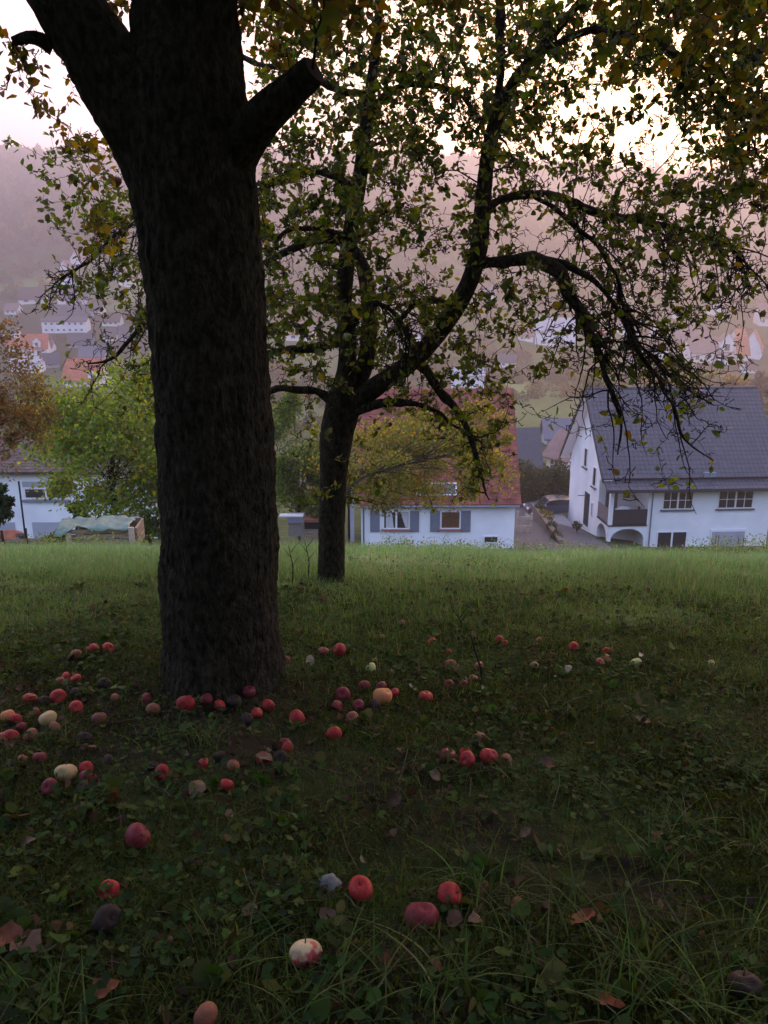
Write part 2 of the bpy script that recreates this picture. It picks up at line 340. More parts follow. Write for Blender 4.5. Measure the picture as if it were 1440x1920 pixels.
# ---------------- second apple tree (middle distance)
D2 = 5.85
def pth(rows, step=.03):
    return smooth_path([list(P(a, b, d))+[r*pxm(a, b, d)] for a, b, d, r in rows], step)
T2 = dict(
 trunk=[(620,1118,5.85,34),(621,1095,5.85,28),(622,1060,5.85,25),(622,1000,5.85,25),(624,930,5.85,25),(628,860,5.85,27),(634,800,5.85,29),(642,755,5.85,28),(650,700,5.85,20),(652,640,5.85,17),(645,560,5.87,15),(655,450,5.9,15),(675,330,5.9,14),(690,200,5.9,11),(704,100,5.92,9),(712,0,5.95,8),(722,-160,6.0,6),(740,-330,6.1,4)],
 b=[(645,800,5.85,20),(660,765,5.82,18),(700,728,5.75,18),(745,698,5.65,17),(790,662,5.6,17),(838,602,5.5,16),(875,540,5.45,16),(897,470,5.4,16),(904,390,5.4,14),(914,300,5.4,13),(930,225,5.4,12),(960,160,5.35,10),(1010,95,5.3,9),(1062,35,5.2,8),(1130,-60,5.1,6),(1200,-200,5.0,4)],
 c=[(655,745,5.87,17),(685,680,5.95,17),(693,590,6.1,14),(680,500,6.2,12),(645,455,6.25,10),(590,450,6.3,9),(525,478,6.3,6),(440,520,6.2,3)],
 d=[(893,492,5.42,12),(940,492,5.3,11),(1000,486,5.1,12),(1045,512,4.95,12),(1078,570,4.85,10),(1108,640,4.8,8),(1146,720,4.75,4.5),(1165,800,4.72,2.2),(1160,850,4.7,1)],
 e=[(904,410,5.4,8),(935,376,5.5,8),(990,365,5.6,8),(1060,374,5.75,8),(1130,402,5.8,8),(1200,412,5.8,7),(1280,432,5.75,5),(1365,470,5.7,3),(1412,545,5.65,1.5)],
 f=[(1000,484,5.1,8),(1070,500,5.0,6),(1128,540,4.9,4.8),(1178,610,4.85,4.4),(1212,680,4.8,3.6),(1255,750,4.75,2.8),(1285,820,4.7,2.4),(1338,866,4.65,1)],
 g=[(780,672,5.6,9),(828,735,5.5,9),(868,780,5.4,8),(896,850,5.35,5),(915,940,5.3,1)],
 h=[(655,778,5.8,9),(705,758,5.7,8),(770,757,5.6,7),(830,778,5.55,4),(900,830,5.5,2)],
 i=[(625,760,5.85,10),(600,737,5.85,7),(555,731,5.85,6),(505,736,5.9,5),(430,770,5.95,3),(360,800,6,2)],
 j=[(650,640,5.85,10),(600,650,5.95,8),(545,655,6.0,7),(480,662,6.05,6),(380,640,6.05,5),(290,600,6.0,4.5),(240,640,5.9,4),(210,672,5.85,3),(168,682,5.8,1.5)],
 k=[(668,362,5.9,9),(625,332,5.95,8),(572,322,6,7),(520,340,6.05,7),(450,370,6.1,6),(360,370,6.15,5),(280,400,6.1,4),(215,445,6.05,3.5),(160,490,6.0,3),(108,532,5.95,1.5)],
 l=[(928,232,5.4,9),(938,130,5.45,8),(940,20,5.5,8),(945,-120,5.5,6),(960,-280,5.5,3)],
 m=[(655,450,5.9,7),(600,428,5.7,6),(545,430,5.5,5),(500,470,5.3,3)],
 n=[(690,215,5.9,8),(740,165,5.8,7),(800,160,5.7,6),(860,180,5.6,4),(900,230,5.5,3)],
 o=[(1055,374,5.75,6),(1090,440,5.6,5),(1100,420,5.6,4)],
 p=[(1000,366,5.6,5),(1060,410,5.5,4.4),(1130,470,5.4,4),(1165,560,5.3,3.6),(1190,640,5.2,3),(1255,700,5.1,3),(1310,745,5.05,1.5)],
 q=[(690,180,5.9,6),(620,160,6.0,6),(560,130,6.1,5),(480,120,6.2,5),(400,60,6.3,4)],
 r=[(1010,95,5.3,6),(1110,60,5.0,6),(1230,80,4.7,6),(1330,150,4.5,5),(1400,260,4.4,4),(1395,330,4.4,2)],
 s=[(860,575,5.5,6),(800,560,5.8,5),(760,590,6.1,4),(720,640,6.3,2)],
 t=[(652,620,5.85,6),(690,570,5.5,5),(740,590,5.3,4),(770,640,5.2,3)])
paths2 = {k: pth(v) for k, v in T2.items() if k != 'o'}
for i_, (k_, q_) in enumerate(paths2.items()):          # knotty, slightly crooked limbs
    if k_ in ('trunk', 'b', 'c'): continue
    s_ = np.arange(len(q_))*.03; w_ = np.clip(s_/.15, 0, 1)[:, None]
    q_[:, :3] += w_*np.stack([vnoise(np.stack([s_*8, s_*0+a_*5.3, s_*0+i_], -1), 7) for a_ in range(3)], -1)*.017; q_[:, 3] *= 1+.18*vnoise(np.stack([s_*22, s_*0, s_*0+i_], -1), 9)
root2 = empty('apple_tree', P(621, 1100, 5.85)); tag(root2, 'slender two-stemmed apple tree farther down the meadow with spreading spurred branches', 'tree')
big = [limb_mesh(paths2[k], 22, .10, i*3, .05, fx=9) for i, k in enumerate(['trunk', 'b', 'c'])]
V, F, _ = join(big)
def sub(name, V, F, m, root, col=None, smooth=True):
    return nmesh(name, V-np.array(root.location)[None], F, m, root, smooth, col)
sub('trunk', V, F, BARK, root2)
lim = [limb_mesh(paths2[k], 10, .16, 40+i*3, .08, fx=9) for i, k in enumerate([k for k in paths2 if k not in ('trunk', 'b', 'c')])]
V, F, _ = join(lim); sub('branch_system', V, F, BARK, root2)
# density of leaves / of twigs over the crown, as read off the photograph cell by cell (80 px)
LM = """000000998788999999
000000988888978999
000000566888732379
131100687778643047
037300788555336567
036500899534135652
012400999744234420
001300988766223210
001200446665112100
000100123454000000
000100011133000000
000100011011000000""".split()
TM = """000000444444444444
000000444444444444
000000444444332334
011100444444443233
012200444444455555
013300444433678875
025600444444789975
026700444444689973
016600344444467851
002200122333123641
000000111122011320
000000011122000110""".split()
def sample_map(M, rate, dmean, dstd, x0=0, y0=0, cs=80):
    pts = []
    for r, row in enumerate(M):
        for c, ch in enumerate(row):
            m = rng.poisson(int(ch)*rate) if ch != '0' else 0
            for _ in range(m):
                px = x0+(c+rng.random())*cs; py = y0+(r+rng.random())*cs; D = dmean(px, py)+rng.normal()*dstd
                pts.append(P(px, py, max(3.6, D)))
    return np.array(pts)
dm = lambda px, py: 5.85-.9*max(0, (px-900)/540) + (0.1 if px < 480 else 0)
att = sample_map(LM, 2.75, dm, .62)
# the crown goes on above and to the right of the picture
ext = []
while len(ext) < 900:
    px = rng.uniform(380, 1900); py = rng.uniform(-520, 0) if rng.random() < .75 else rng.uniform(0, 520)
    if py > 0 and px < 1450: continue
    if py < -200 and rng.random() < .5: continue
    ext.append(P(px, py, 5.5+rng.normal()*.9))
sk2 = Skeleton(list(paths2.values()))
tp_t, tr_t = sk2.grow(sample_map(TM, 2.4, dm, .5), droop=.12, jit=.14)
tp_l, tr_l = sk2.grow(np.vstack([att, np.array(ext)]), droop=.06, jit=.12)
def hangers(keys, n, t0, ln, side):
    out_ = []; rad = []
    for _ in range(n):
        q = paths2[keys[rng.integers(len(keys))]]; i = int(len(q)*rng.uniform(t0, .98)); b = q[i, :3].copy(); d = unit(q[min(i+4, len(q)-1), :3]-q[max(i-4, 0), :3]+1e-6)
        d = unit(d*.8+rng.normal(size=3)*.6+np.array([side, 0, -.1])); L = rng.uniform(*ln); st = L/9; P_ = [b]
        for s_ in range(9):
            d = unit(d+np.array([side*.05, 0, -.20])+rng.normal(size=3)*.16); 
            if s_ > 6: d = unit(d+np.array([side*.4, 0, .35]))
            P_.append(P_[-1]+d*st)
        out_.append(P_); rad.append(np.linspace(min(q[i, 3]*.7, .0065), .0019, 10))
    return np.array(out_), np.array(rad)
hg, hr_g = hangers(['d', 'e', 'f', 'p', 'p', 'd', 'f', 'e'], 190, .30, (.25, .85), .25)
hg2, hr_g2 = hangers(['j', 'k', 'k'], 34, .55, (.2, .55), -.3)
hg3, hr_g3 = hangers(['g', 'h', 'r', 'n', 's', 't', 'b'], 70, .4, (.2, .5), .1)
hg = np.concatenate([hg, hg2, hg3]); hr_g = np.concatenate([hr_g, hr_g2, hr_g3])
hs = spurs(hg, 9, (.02, .10)); hs2 = spurs(hs[0], 1, (.02, .05))
T9 = tubes(hg, hr_g, 5); T10 = tubes(hs[0], hs[1], 4); T11 = tubes(hs2[0], hs2[1]*.9, 4)
T5 = tubes(tp_t, tr_t*1.15, 5); T6 = tubes(tp_l, tr_l*.85, 4)
_hk = []
for i_ in range(len(hg)):
    ppx, ppy, _z = project(hg[i_]); _hk.append(ppy.max() < 780 or rng.random() < .08)
_hk = np.array(_hk); hg = hg[_hk]; hr_g = hr_g[_hk]; hs = spurs(hg, 9, (.02, .10)); hs2 = spurs(hs[0], 1, (.02, .05))
T9 = tubes(hg, hr_g, 5); T10 = tubes(hs[0], hs[1], 4); T11 = tubes(hs2[0], hs2[1]*.9, 4)
s1 = spurs(tp_t, 5, (.02, .075)); s2 = spurs(tp_l, 3, (.02, .06)); T7 = tubes(s1[0], s1[1], 4); T8 = tubes(s2[0], s2[1], 4)
V, F, _ = join([T5, T6, T7, T8, T9, T10, T11]); sub('twigs', V, F, TWIG, root2)
GREEN = [(.050, .072, .016), (.075, .10, .022), (.105, .12, .028), (.042, .046, .016), (.14, .125, .032)]
ml = leaves_on(tp_l, 1, 6.0, (.026, .058), GREEN, [4, 4, 2, 3, .7])
ends = s2[2]; k_ = rng.integers(2, 5, len(ends)); i_ = np.repeat(np.arange(len(ends)), k_); pos_ = ends[i_]+rng.normal(size=(len(i_), 3))*.005
ms = leaf_arrays(pos_, unit(rng.normal(size=(len(i_), 3))+np.array([0, 0, .1])), rng.uniform(.024, .056, len(i_)), palette(len(i_), GREEN, [4, 4, 2, 3, .9]))
mt = leaves_on(tp_t[rng.random(len(tp_t)) < .35], 1, 2.0, (.035, .07), GREEN, [4, 3, 2, 3, 1.5])
mh_ = leaves_on(hg, 1, 2.2, (.035, .065), GREEN, [4, 3, 2, 3, 1.5])
V, F, cc = join([ml, mt, mh_, ms]); sub('crown', V, F, LEAF, root2, cc, False)
# its own small green apples near the fork
def apple_mesh(seed=0, n=22, k=18, cavity=None, squash=.93):
    V = []; r0 = random.Random(seed); lx = r0.uniform(-.1, .1)
    for i in range(k+1):
        th = math.pi*i/k; R = .5*math.sin(th)**.95*(1+.09*math.cos(th)); z = .5*squash*math.cos(th)
        z -= .15*math.exp(-(th/.27)**2)                    # stalk hollow
        z += .06*math.exp(-((math.pi-th)/.22)**2)           # calyx end
        for j in range(n):
            ph = 2*math.pi*j/n; w = 1+.022*math.cos(5*ph+.4)*(1 if th > 1.3 else .4)+.05*float(vnoise(np.array([math.cos(ph)*.9+seed, math.sin(ph)*.9, th*.8])))
            p = np.array([R*w*math.cos(ph)+lx*z, R*w*math.sin(ph), z])
            if cavity is not None:
                dd = np.linalg.norm(p-np.array(cavity))
                if dd < .17: p = p*(1-.34*(1-dd/.17)**.5)
            V.append(tuple(p))
    me = bpy.data.meshes.new('apple'); F = [(i*n+j, (i+1)*n+j, (i+1)*n+(j+1) % n, i*n+(j+1) % n) for i in range(k) for j in range(n)]
    me.from_pydata(V, [], F); me.polygons.foreach_set('use_smooth', [True]*len(F)); me.update(); return me
def apple_mat(name, c1, c2, c3, rough=.5, streak=.5, thr=(.42, .62)):
    m = bpy.data.materials.new(name); m.use_nodes = True; t = m.node_tree; b = t.nodes['Principled BSDF']; b.inputs['Roughness'].default_value = rough; b.inputs['Specular IOR Level'].default_value = .22
    co = t.nodes.new('ShaderNodeTexCoord'); oi = t.nodes.new('ShaderNodeObjectInfo'); ad = t.nodes.new('ShaderNodeVectorMath'); ad.operation = 'ADD'
    sc = t.nodes.new('ShaderNodeVectorMath'); sc.operation = 'SCALE'; sc.inputs['Scale'].default_value = 37.0
    cb = t.nodes.new('ShaderNodeCombineXYZ'); t.links.new(oi.outputs['Random'], cb.inputs[0]); t.links.new(oi.outputs['Random'], cb.inputs[2]); t.links.new(cb.outputs[0], sc.inputs[0])
    t.links.new(co.outputs['Object'], ad.inputs[0]); t.links.new(sc.outputs[0], ad.inputs[1])
    n1 = t.nodes.new('ShaderNodeTexNoise'); n1.inputs['Scale'].default_value = 1.4; n1.inputs['Detail'].default_value = 2; t.links.new(ad.outputs[0], n1.inputs['Vector'])
    mp = t.nodes.new('ShaderNodeMapping'); mp.inputs['Scale'].default_value = (9, 9, 1.2); t.links.new(ad.outputs[0], mp.inputs[0])
    n2_ = t.nodes.new('ShaderNodeTexNoise'); n2_.inputs['Scale'].default_value = 1.6; n2_.inputs['Detail'].default_value = 4; t.links.new(mp.outputs[0], n2_.inputs['Vector'])
    n3 = t.nodes.new('ShaderNodeTexNoise'); n3.inputs['Scale'].default_value = 34; t.links.new(ad.outputs[0], n3.inputs['Vector'])
    r1 = t.nodes.new('ShaderNodeMapRange'); r1.inputs[1].default_value = thr[0]; r1.inputs[2].default_value = thr[1]; t.links.new(n1.outputs['Fac'], r1.inputs[0])
    r2 = t.nodes.new('ShaderNodeMapRange'); r2.inputs[1].default_value = .4; r2.inputs[2].default_value = .65; r2.inputs[4].default_value = streak; t.links.new(n2_.outputs['Fac'], r2.inputs[0])
    r3 = t.nodes.new('ShaderNodeMapRange'); r3.inputs[1].default_value = .66; r3.inputs[2].default_value = .72; r3.inputs[4].default_value = .8; t.links.new(n3.outputs['Fac'], r3.inputs[0])
    x1 = t.nodes.new('ShaderNodeMix'); x1.data_type = 'RGBA'; x1.inputs[6].default_value = (*c1, 1); x1.inputs[7].default_value = (*c2, 1); t.links.new(r1.outputs[0], x1.inputs[0])
    x2 = t.nodes.new('ShaderNodeMix'); x2.data_type = 'RGBA'; x2.inputs[7].default_value = (*c3, 1); t.links.new(x1.outputs[2], x2.inputs[6]); t.links.new(r2.outputs[0], x2.inputs[0])
    x3 = t.nodes.new('ShaderNodeMix'); x3.data_type = 'RGBA'; x3.inputs[7].default_value = (.045, .022, .012, 1); t.links.new(x2.outputs[2], x3.inputs[6]); t.links.new(r3.outputs[0], x3.inputs[0])
    t.links.new(x3.outputs[2], b.inputs['Base Color'])
    return m
AM = dict(
 red=apple_mat('red_apple_skin', (.36, .020, .026), (.22, .014, .022), (.44, .09, .045)),
 dark=apple_mat('dark_red_apple_skin', (.19, .022, .032), (.11, .016, .026), (.26, .06, .05)),
 pink=apple_mat('pink_apple_skin', (.34, .11, .08), (.24, .04, .045), (.40, .21, .11)),
 orange=apple_mat('orange_apple_skin', (.62, .28, .10), (.58, .17, .08), (.66, .36, .14)),
 cream=apple_mat('cream_apple_skin', (.48, .38, .18), (.44, .29, .13), (.35, .08, .05), streak=.12),
 blush=apple_mat('cream_and_red_apple_skin', (.62, .50, .28), (.42, .05, .06), (.60, .42, .24), streak=.35, thr=(.50, .56)),
 green=apple_mat('green_apple_skin', (.42, .46, .16), (.36, .42, .14), (.48, .46, .2), streak=.3),
 brown=apple_mat('bruised_apple_skin', (.24, .09, .05), (.14, .06, .035), (.30, .13, .08), rough=.6),
 rot=apple_mat('rotten_apple_skin', (.035, .022, .018), (.022, .015, .013), (.06, .035, .025), rough=.7))
AMESH = [apple_mesh(s) for s in range(5)]+[apple_mesh(9, cavity=(.16, -.36, .26)), apple_mesh(12, cavity=(-.2, -.38, .1))]
STEM = mat('apple_stem', (.06, .04, .025), rough=.8)
acache = {}
def apple(loc, dia, kind, label, v=0, stem=False, tilt=None, group=None, name='apple'):
    key = (v, kind)
    if key not in acache:
        me = AMESH[v].copy(); me.materials.append(AM[kind]); acache[key] = me
    o = bpy.data.objects.new(name, acache[key]); C.objects.link(o); o.location = tuple(float(q) for q in loc); o.scale = (dia*random.uniform(.93, 1.05), dia*random.uniform(.93, 1.05), dia*random.uniform(.86, 1.0))
    o.rotation_euler = tilt or (random.uniform(-1.1, 1.1), random.uniform(-1.1, 1.1), random.uniform(0, 6.28))
    tag(o, label, 'apple', group)
    if stem:
        s = MB().tube([(0, 0, .30), (.01, .01, .42), (.04, .02, .56)], [.022, .018, .028], 7).build('stem', STEM, o, True)
    return o
for a, b_, d_, lab in [(651, 632, 5.6, 'upper small green apple hanging against the stems of the farther tree'), (652, 661, 5.58, 'lower small green apple hanging against the stems of the farther tree'), (217, 340, 4.4, 'small dark apple hanging among leaves left of the thick trunk')]:
    apple(P(a, b_, d_), .065, 'green' if a > 300 else 'brown', lab, stem=True, tilt=(.1, .1, 1))

# ---------------- near apple tree (thick trunk)
D1 = 3.35
T1 = dict(
 trunk=[(418,1345,3.33,150),(418,1320,3.33,122),(417,1285,3.33,109),(416,1240,3.34,107),(415,1180,3.35,106),(413,1080,3.35,106.5),(411,1000,3.35,107),(405,880,3.35,106),(400,780,3.35,106),(390,640,3.35,108),(379,480,3.35,111),(370,380,3.35,114),(360,290,3.35,116),(352,190,3.35,108),(349,90,3.35,97),(349,0,3.34,92),(338,-150,3.3,88),(325,-400,3.25,76),(300,-750,3.1,58),(320,-1100,2.9,38)],
 l=[(352,400,3.35,80),(318,320,3.35,84),(268,225,3.34,80),(192,110,3.32,66),(119,-4,3.3,60),(26,-140,3.25,54),(-120,-340,3.1,46),(-330,-600,2.9,32),(-600,-850,2.7,16)],
 stub=[(385,340,3.34,54),(425,298,3.30,53),(460,255,3.24,47),(495,216,3.18,39),(530,184,3.13,33),(560,157,3.10,28.5),(586,133,3.07,26)],
 r=[(338,-150,3.3,55),(430,-330,3.2,50),(620,-520,3.0,42),(900,-700,2.8,32),(1300,-850,2.6,20),(1700,-900,2.4,10)],
 back=[(330,-300,3.27,45),(360,-700,2.7,40),(420,-1200,2.2,30)],
 bs=[(100,88,3.3,17),(75,74,3.28,14),(52,70,3.26,12),(24,78,3.25,9)])
paths1 = {k: pth(v, .012 if k in ('trunk', 'l') else .02) for k, v in T1.items()}
up = []
for az, ln_, z0 in [(-2.6, 3.6, 1.9), (-1.7, 3.4, 2.3), (-1.1, 3.5, 2.1), (.3, 3.2, 2.4), (1.4, 3.2, 2.6), (2.6, 3.0, 2.0), (-.4, 3.6, 1.8)]:
    b0 = np.array([-.95, 3.2, z0]); e = b0+np.array([math.cos(az)*ln_, math.sin(az)*ln_, 1.0]); m_ = (b0+e)/2+np.array([0, 0, .5])
    up.append(smooth_path([[*b0, .09], [*m_, .055], [*e, .015]], .06))
root1 = empty('apple_tree', P(417, 1290, 3.35)); tag(root1, 'old apple tree with a massive dark foreground trunk, forked above, with a sawn-off stub', 'tree')
V, F, _ = join([limb_mesh(paths1['trunk'], 260, .05, 1, .04, fx=7, flare=.10, s_base=.14, plates=.012), limb_mesh(paths1['l'], 160, .06, 4, .04, fx=7, plates=.010)]); sub('trunk', V, F, BARK, root1)
V, F = limb_mesh(paths1['stub'], 72, .15, 8, .03, cap=True, fx=7); st = sub('sawn_stub', V, F, BARK, root1)
e_ = paths1['stub'][-1]; dd = unit(paths1['stub'][-1, :3]-paths1['stub'][-4, :3]); a_ = unit(np.cross(dd, (0, 0, 1))); b_ = np.cross(dd, a_)
cutm = MB().prism([(e_[3]*.93*math.cos(q)*(1+.05*math.sin(3*q)), e_[3]*.93*math.sin(q)) for q in np.linspace(0, 2*math.pi, 24, endpoint=False)], .001, .008, 'z')
cutm.v = [tuple(e_[:3]+a_*p[0]+b_*p[1]+dd*p[2]-np.array(root1.location)) for p in cutm.v]; cutm.build('cut_face', CUT, st)
V, F, _ = join([limb_mesh(paths1[k], 14, .1, 60+i, .05) for i, k in enumerate(['r', 'back', 'bs'])]+[limb_mesh(u, 10, .1, 80+i, .05) for i, u in enumerate(up)]); sub('branch_system', V, F, BARK, root1)
cr_pts = []
while len(cr_pts) < 3600:
    p = np.array([rng.uniform(-5.6, 4.6), rng.uniform(-2.6, 7.2), rng.uniform(.9, 4.6)])
    q = np.array([(p[0]+.6)/4.9, (p[1]-2.3)/4.7, (p[2]-2.4)/2.4])
    if (q**2).sum() > 1: continue
    a1, b1, z1 = project(p[None]); a1 = a1[0]; b1 = b1[0]
    if z1[0] > 0 and b1 > -60 and -400 < a1 < 1800: continue
    if z1[0] > 0 and -500 < a1 < 260 and -420 < b1 < 0: continue
    if p[1] > 4.5 and rng.random() < .85: continue
    if np.linalg.norm(p) < 1.1: continue
    cr_pts.append(p)
hang = []
def hang_add(n, x0, x1, y0, y1, d0, d1):
    for _ in range(n): hang.append(P(rng.uniform(x0, x1), y0+(y1-y0)*rng.random()**1.6, rng.uniform(d0, d1)))
hang_add(3, -40, 60, -60, 50, 2.8, 3.4); hang_add(7, -20, 110, 60, 215, 3.1, 4.0); hang_add(10, 60, 205, 100, 245, 3.4, 4.2)
hang_add(105, 440, 720, -120, 110, 3.1, 4.5); hang_add(40, 440, 1000, -120, 60, 2.8, 4.2)
hang_add(95, 1150, 1500, -120, 170, 2.9, 4.5); hang_add(44, 1290, 1500, 40, 330, 3.4, 4.8); hang_add(14, 205, 250, -60, 35, 3.5, 4.2)
hang_add(16, 1420, 1500, 200, 420, 3.5, 4.5); hang_add(16, 120, 250, 250, 470, 3.9, 4.7)
sk1 = Skeleton(list(paths1.values())+up)
tc_, rc_ = sk1.grow(np.array(cr_pts), k=6, droop=.05); th_, rh_ = sk1.grow(np.array(hang), k=7, droop=-.02, jit=.12, pen=.15)
sh_ = spurs(th_, 3, (.015, .05)); V, F, _ = join([tubes(tc_, rc_, 4), tubes(th_, rh_*.9, 5), tubes(sh_[0], sh_[1]*.8, 4)]); sub('twigs', V, F, TWIG, root1)
m1_ = leaves_on(tc_, 1, 22, (.06, .10), GREEN, [4, 4, 1, 4, 1], down=.2); m2l = leaves_on(th_, 1, 9, (.030, .056), [(.085, .085, .020), (.135, .115, .028), (.22, .15, .035), (.08, .058, .02)], [4, 3, .8, 3], tipbias=.55)
V, F, cc = join([m1_, m2l]); sub('crown', V, F, LEAF, root1, cc, False)
# ================================================================== houses and gardens below the meadow
def M_(name, c, **k): return mat(name, c, **k)
WHITE = M_('white_render', (.80, .81, .84), rough=.85, var=.09, scale=.5, bump=.1, bscale=60)
WARMW = M_('warm_white_render', (.80, .76, .76), rough=.85, var=.06, scale=.7)
CREAM = M_('cream_render', (.55, .48, .36), rough=.85, var=.08, scale=.7)
GREYW = M_('grey_render', (.36, .37, .42), rough=.85, var=.1, scale=.7)
REDR = M_('red_roof_tile', (.17, .045, .035), rough=.75, var=.5, scale=1.6, bump=.3, bscale=14, col2=(.27, .075, .055))
ORAR = M_('orange_roof_tile', (.42, .12, .06), rough=.75, var=.3, scale=1.2)
DARKR = M_('dark_grey_roof_tile', (.050, .057, .078), rough=.6, var=.15, scale=2.5, bump=.2, bscale=18)
BRNR = M_('brown_roof_tile', (.07, .052, .05), rough=.75, var=.3, scale=2)
PINKR = M_('faded_pink_roof_tile', (.20, .13, .125), rough=.75, var=.2, scale=1)
BLUER = M_('blue_grey_roof', (.085, .10, .14), rough=.5, var=.15, scale=1)
FRAME = M_('white_window_frame', (.78, .78, .80), rough=.5, var=.03)
DGREY = M_('dark_grey_paint', (.10, .11, .14), rough=.6, var=.1)
SHUT = M_('grey_shutter_paint', (.17, .19, .24), rough=.6, var=.1)
TRIM = M_('dark_trim', (.03, .03, .035), rough=.5, var=.1)
SILLR = M_('brick_red_sill', (.30, .13, .10), rough=.7, var=.15)
CONC = M_('pale_concrete', (.24, .235, .26), rough=.9, var=.12, scale=2)
PAVE = M_('grey_paving', (.085, .085, .095), rough=.9, var=.15, scale=3)
STONEW = M_('garden_wall_stone', (.13, .105, .095), rough=.9, var=.3, scale=3)
TIMB = M_('weathered_board', (.20, .15, .11), rough=.85, var=.35, scale=3, stretch=(1, 1, 8))
PALET = M_('pale_timber', (.40, .33, .27), rough=.85, var=.2, scale=4)
CURT = M_('white_curtain', (.5, .5, .52), rough=.9, var=.1)
GLASS = mat('window_glass', (.02, .022, .028), rough=.06, var=.2, scale=1, spec=.6)
def litmat(name, c, s):
    m = mat(name, c, rough=.3); b = m.node_tree.nodes['Principled BSDF']; b.inputs['Emission Color'].default_value = (*c, 1); b.inputs['Emission Strength'].default_value = s; return m
LIT = litmat('lamp_lit_room_glass', (.09, .045, .025), .06)
def window(parent, x, y, z, w, h, face='y', mull=1, cross=False, sill=None, glass=None, fr=.07, fm=None, cw=None, name='window'):
    """window whose lower-left corner is at x,z on the plane y (facing -y) or on the plane x (face 'x', facing -x)"""
    def B(mb, a0, a1, d0, d1, z0, z1):
        if face == 'y': mb.box(x+a0, x+a1, y-d1, y-d0, z+z0, z+z1)
        else: mb.box(x-d1, x-d0, y+a0, y+a1, z+z0, z+z1)
    f = MB(); B(f, 0, fr, .0, .06, 0, h); B(f, w-fr, w, .0, .06, 0, h); B(f, fr, w-fr, .0, .06, 0, fr); B(f, fr, w-fr, .0, .06, h-fr, h)
    for i in range(1, mull): c = w*i/mull; B(f, c-fr*.8, c+fr*.8, .0, .06, fr, h-fr)
    fo = f.build('window', fm or FRAME, parent); fo.name = name
    g = MB(); e = .004
    for i in range(mull):
        a0 = w*i/mull+(fr if i == 0 else fr*.8); a1 = w*(i+1)/mull-(fr if i == mull-1 else fr*.8); B(g, a0+e, a1-e, .004, .022, fr+e, h-fr-e)
    g.build('pane', glass or GLASS, fo)
    if cross:
        c = MB()
        for i in range(mull):
            a0 = w*i/mull+(fr if i == 0 else fr*.8); a1 = w*(i+1)/mull-(fr if i == mull-1 else fr*.8); am = (a0+a1)/2
            B(c, am-.02, am+.02, .024, .05, fr+.01, h-fr-.01); B(c, a0+.01, am-.022, .024, .045, h*.5-.02, h*.5+.02); B(c, am+.022, a1-.01, .024, .045, h*.5-.02, h*.5+.02)
        c.build('glazing_bar', FRAME, fo)
    if sill:
        s = MB(); B(s, -.12, w+.12, .0, .16, -.10, -.015); s.build('sill', sill, fo)
    return fo
def roof_slope(name, x0, x1, e, r, m, parent, row=.34, colw=.30, wav=.014, step=.022, thick=.16):
    """tiled slope from the eave line (y,z)=e up to the ridge (y,z)=r between x0 and x1"""
    e = np.array(e, float); r = np.array(r, float); L = np.linalg.norm(r-e); n = np.array([-(r-e)[1], (r-e)[0]])/L
    if n[1] < 0: n = -n
    rows = max(2, int(L/row)); vs = []; h = []
    for i in range(rows): vs += [i/rows, (i+.97)/rows]; h += [step, 0]
    vs.append(1.0); h.append(0)
    us = np.arange(x0, x1+1e-6, (x1-x0)/max(2, int((x1-x0)/colw)*(4 if wav else 1)))
    V = []
    for v, hh in zip(vs, h):
        c = e+(r-e)*v
        for u in us:
            w = wav*math.sin(2*math.pi*(u-x0)/colw) if wav else 0
            q = c+n*(hh+w+thick); V.append((u, q[0], q[1]))
    nu = len(us); nv = len(vs); F = [(i*nu+j, i*nu+j+1, (i+1)*nu+j+1, (i+1)*nu+j) for i in range(nv-1) for j in range(nu-1)]
    mb = MB(); mb.add(V, F)
    a = [e, r, r+n*(thick-wav-.004), e+n*(thick-wav-.004)]
    mb.prism([tuple(q) for q in a], x0+.006, x1-.006, 'x')
    return mb.build(name, m, parent)
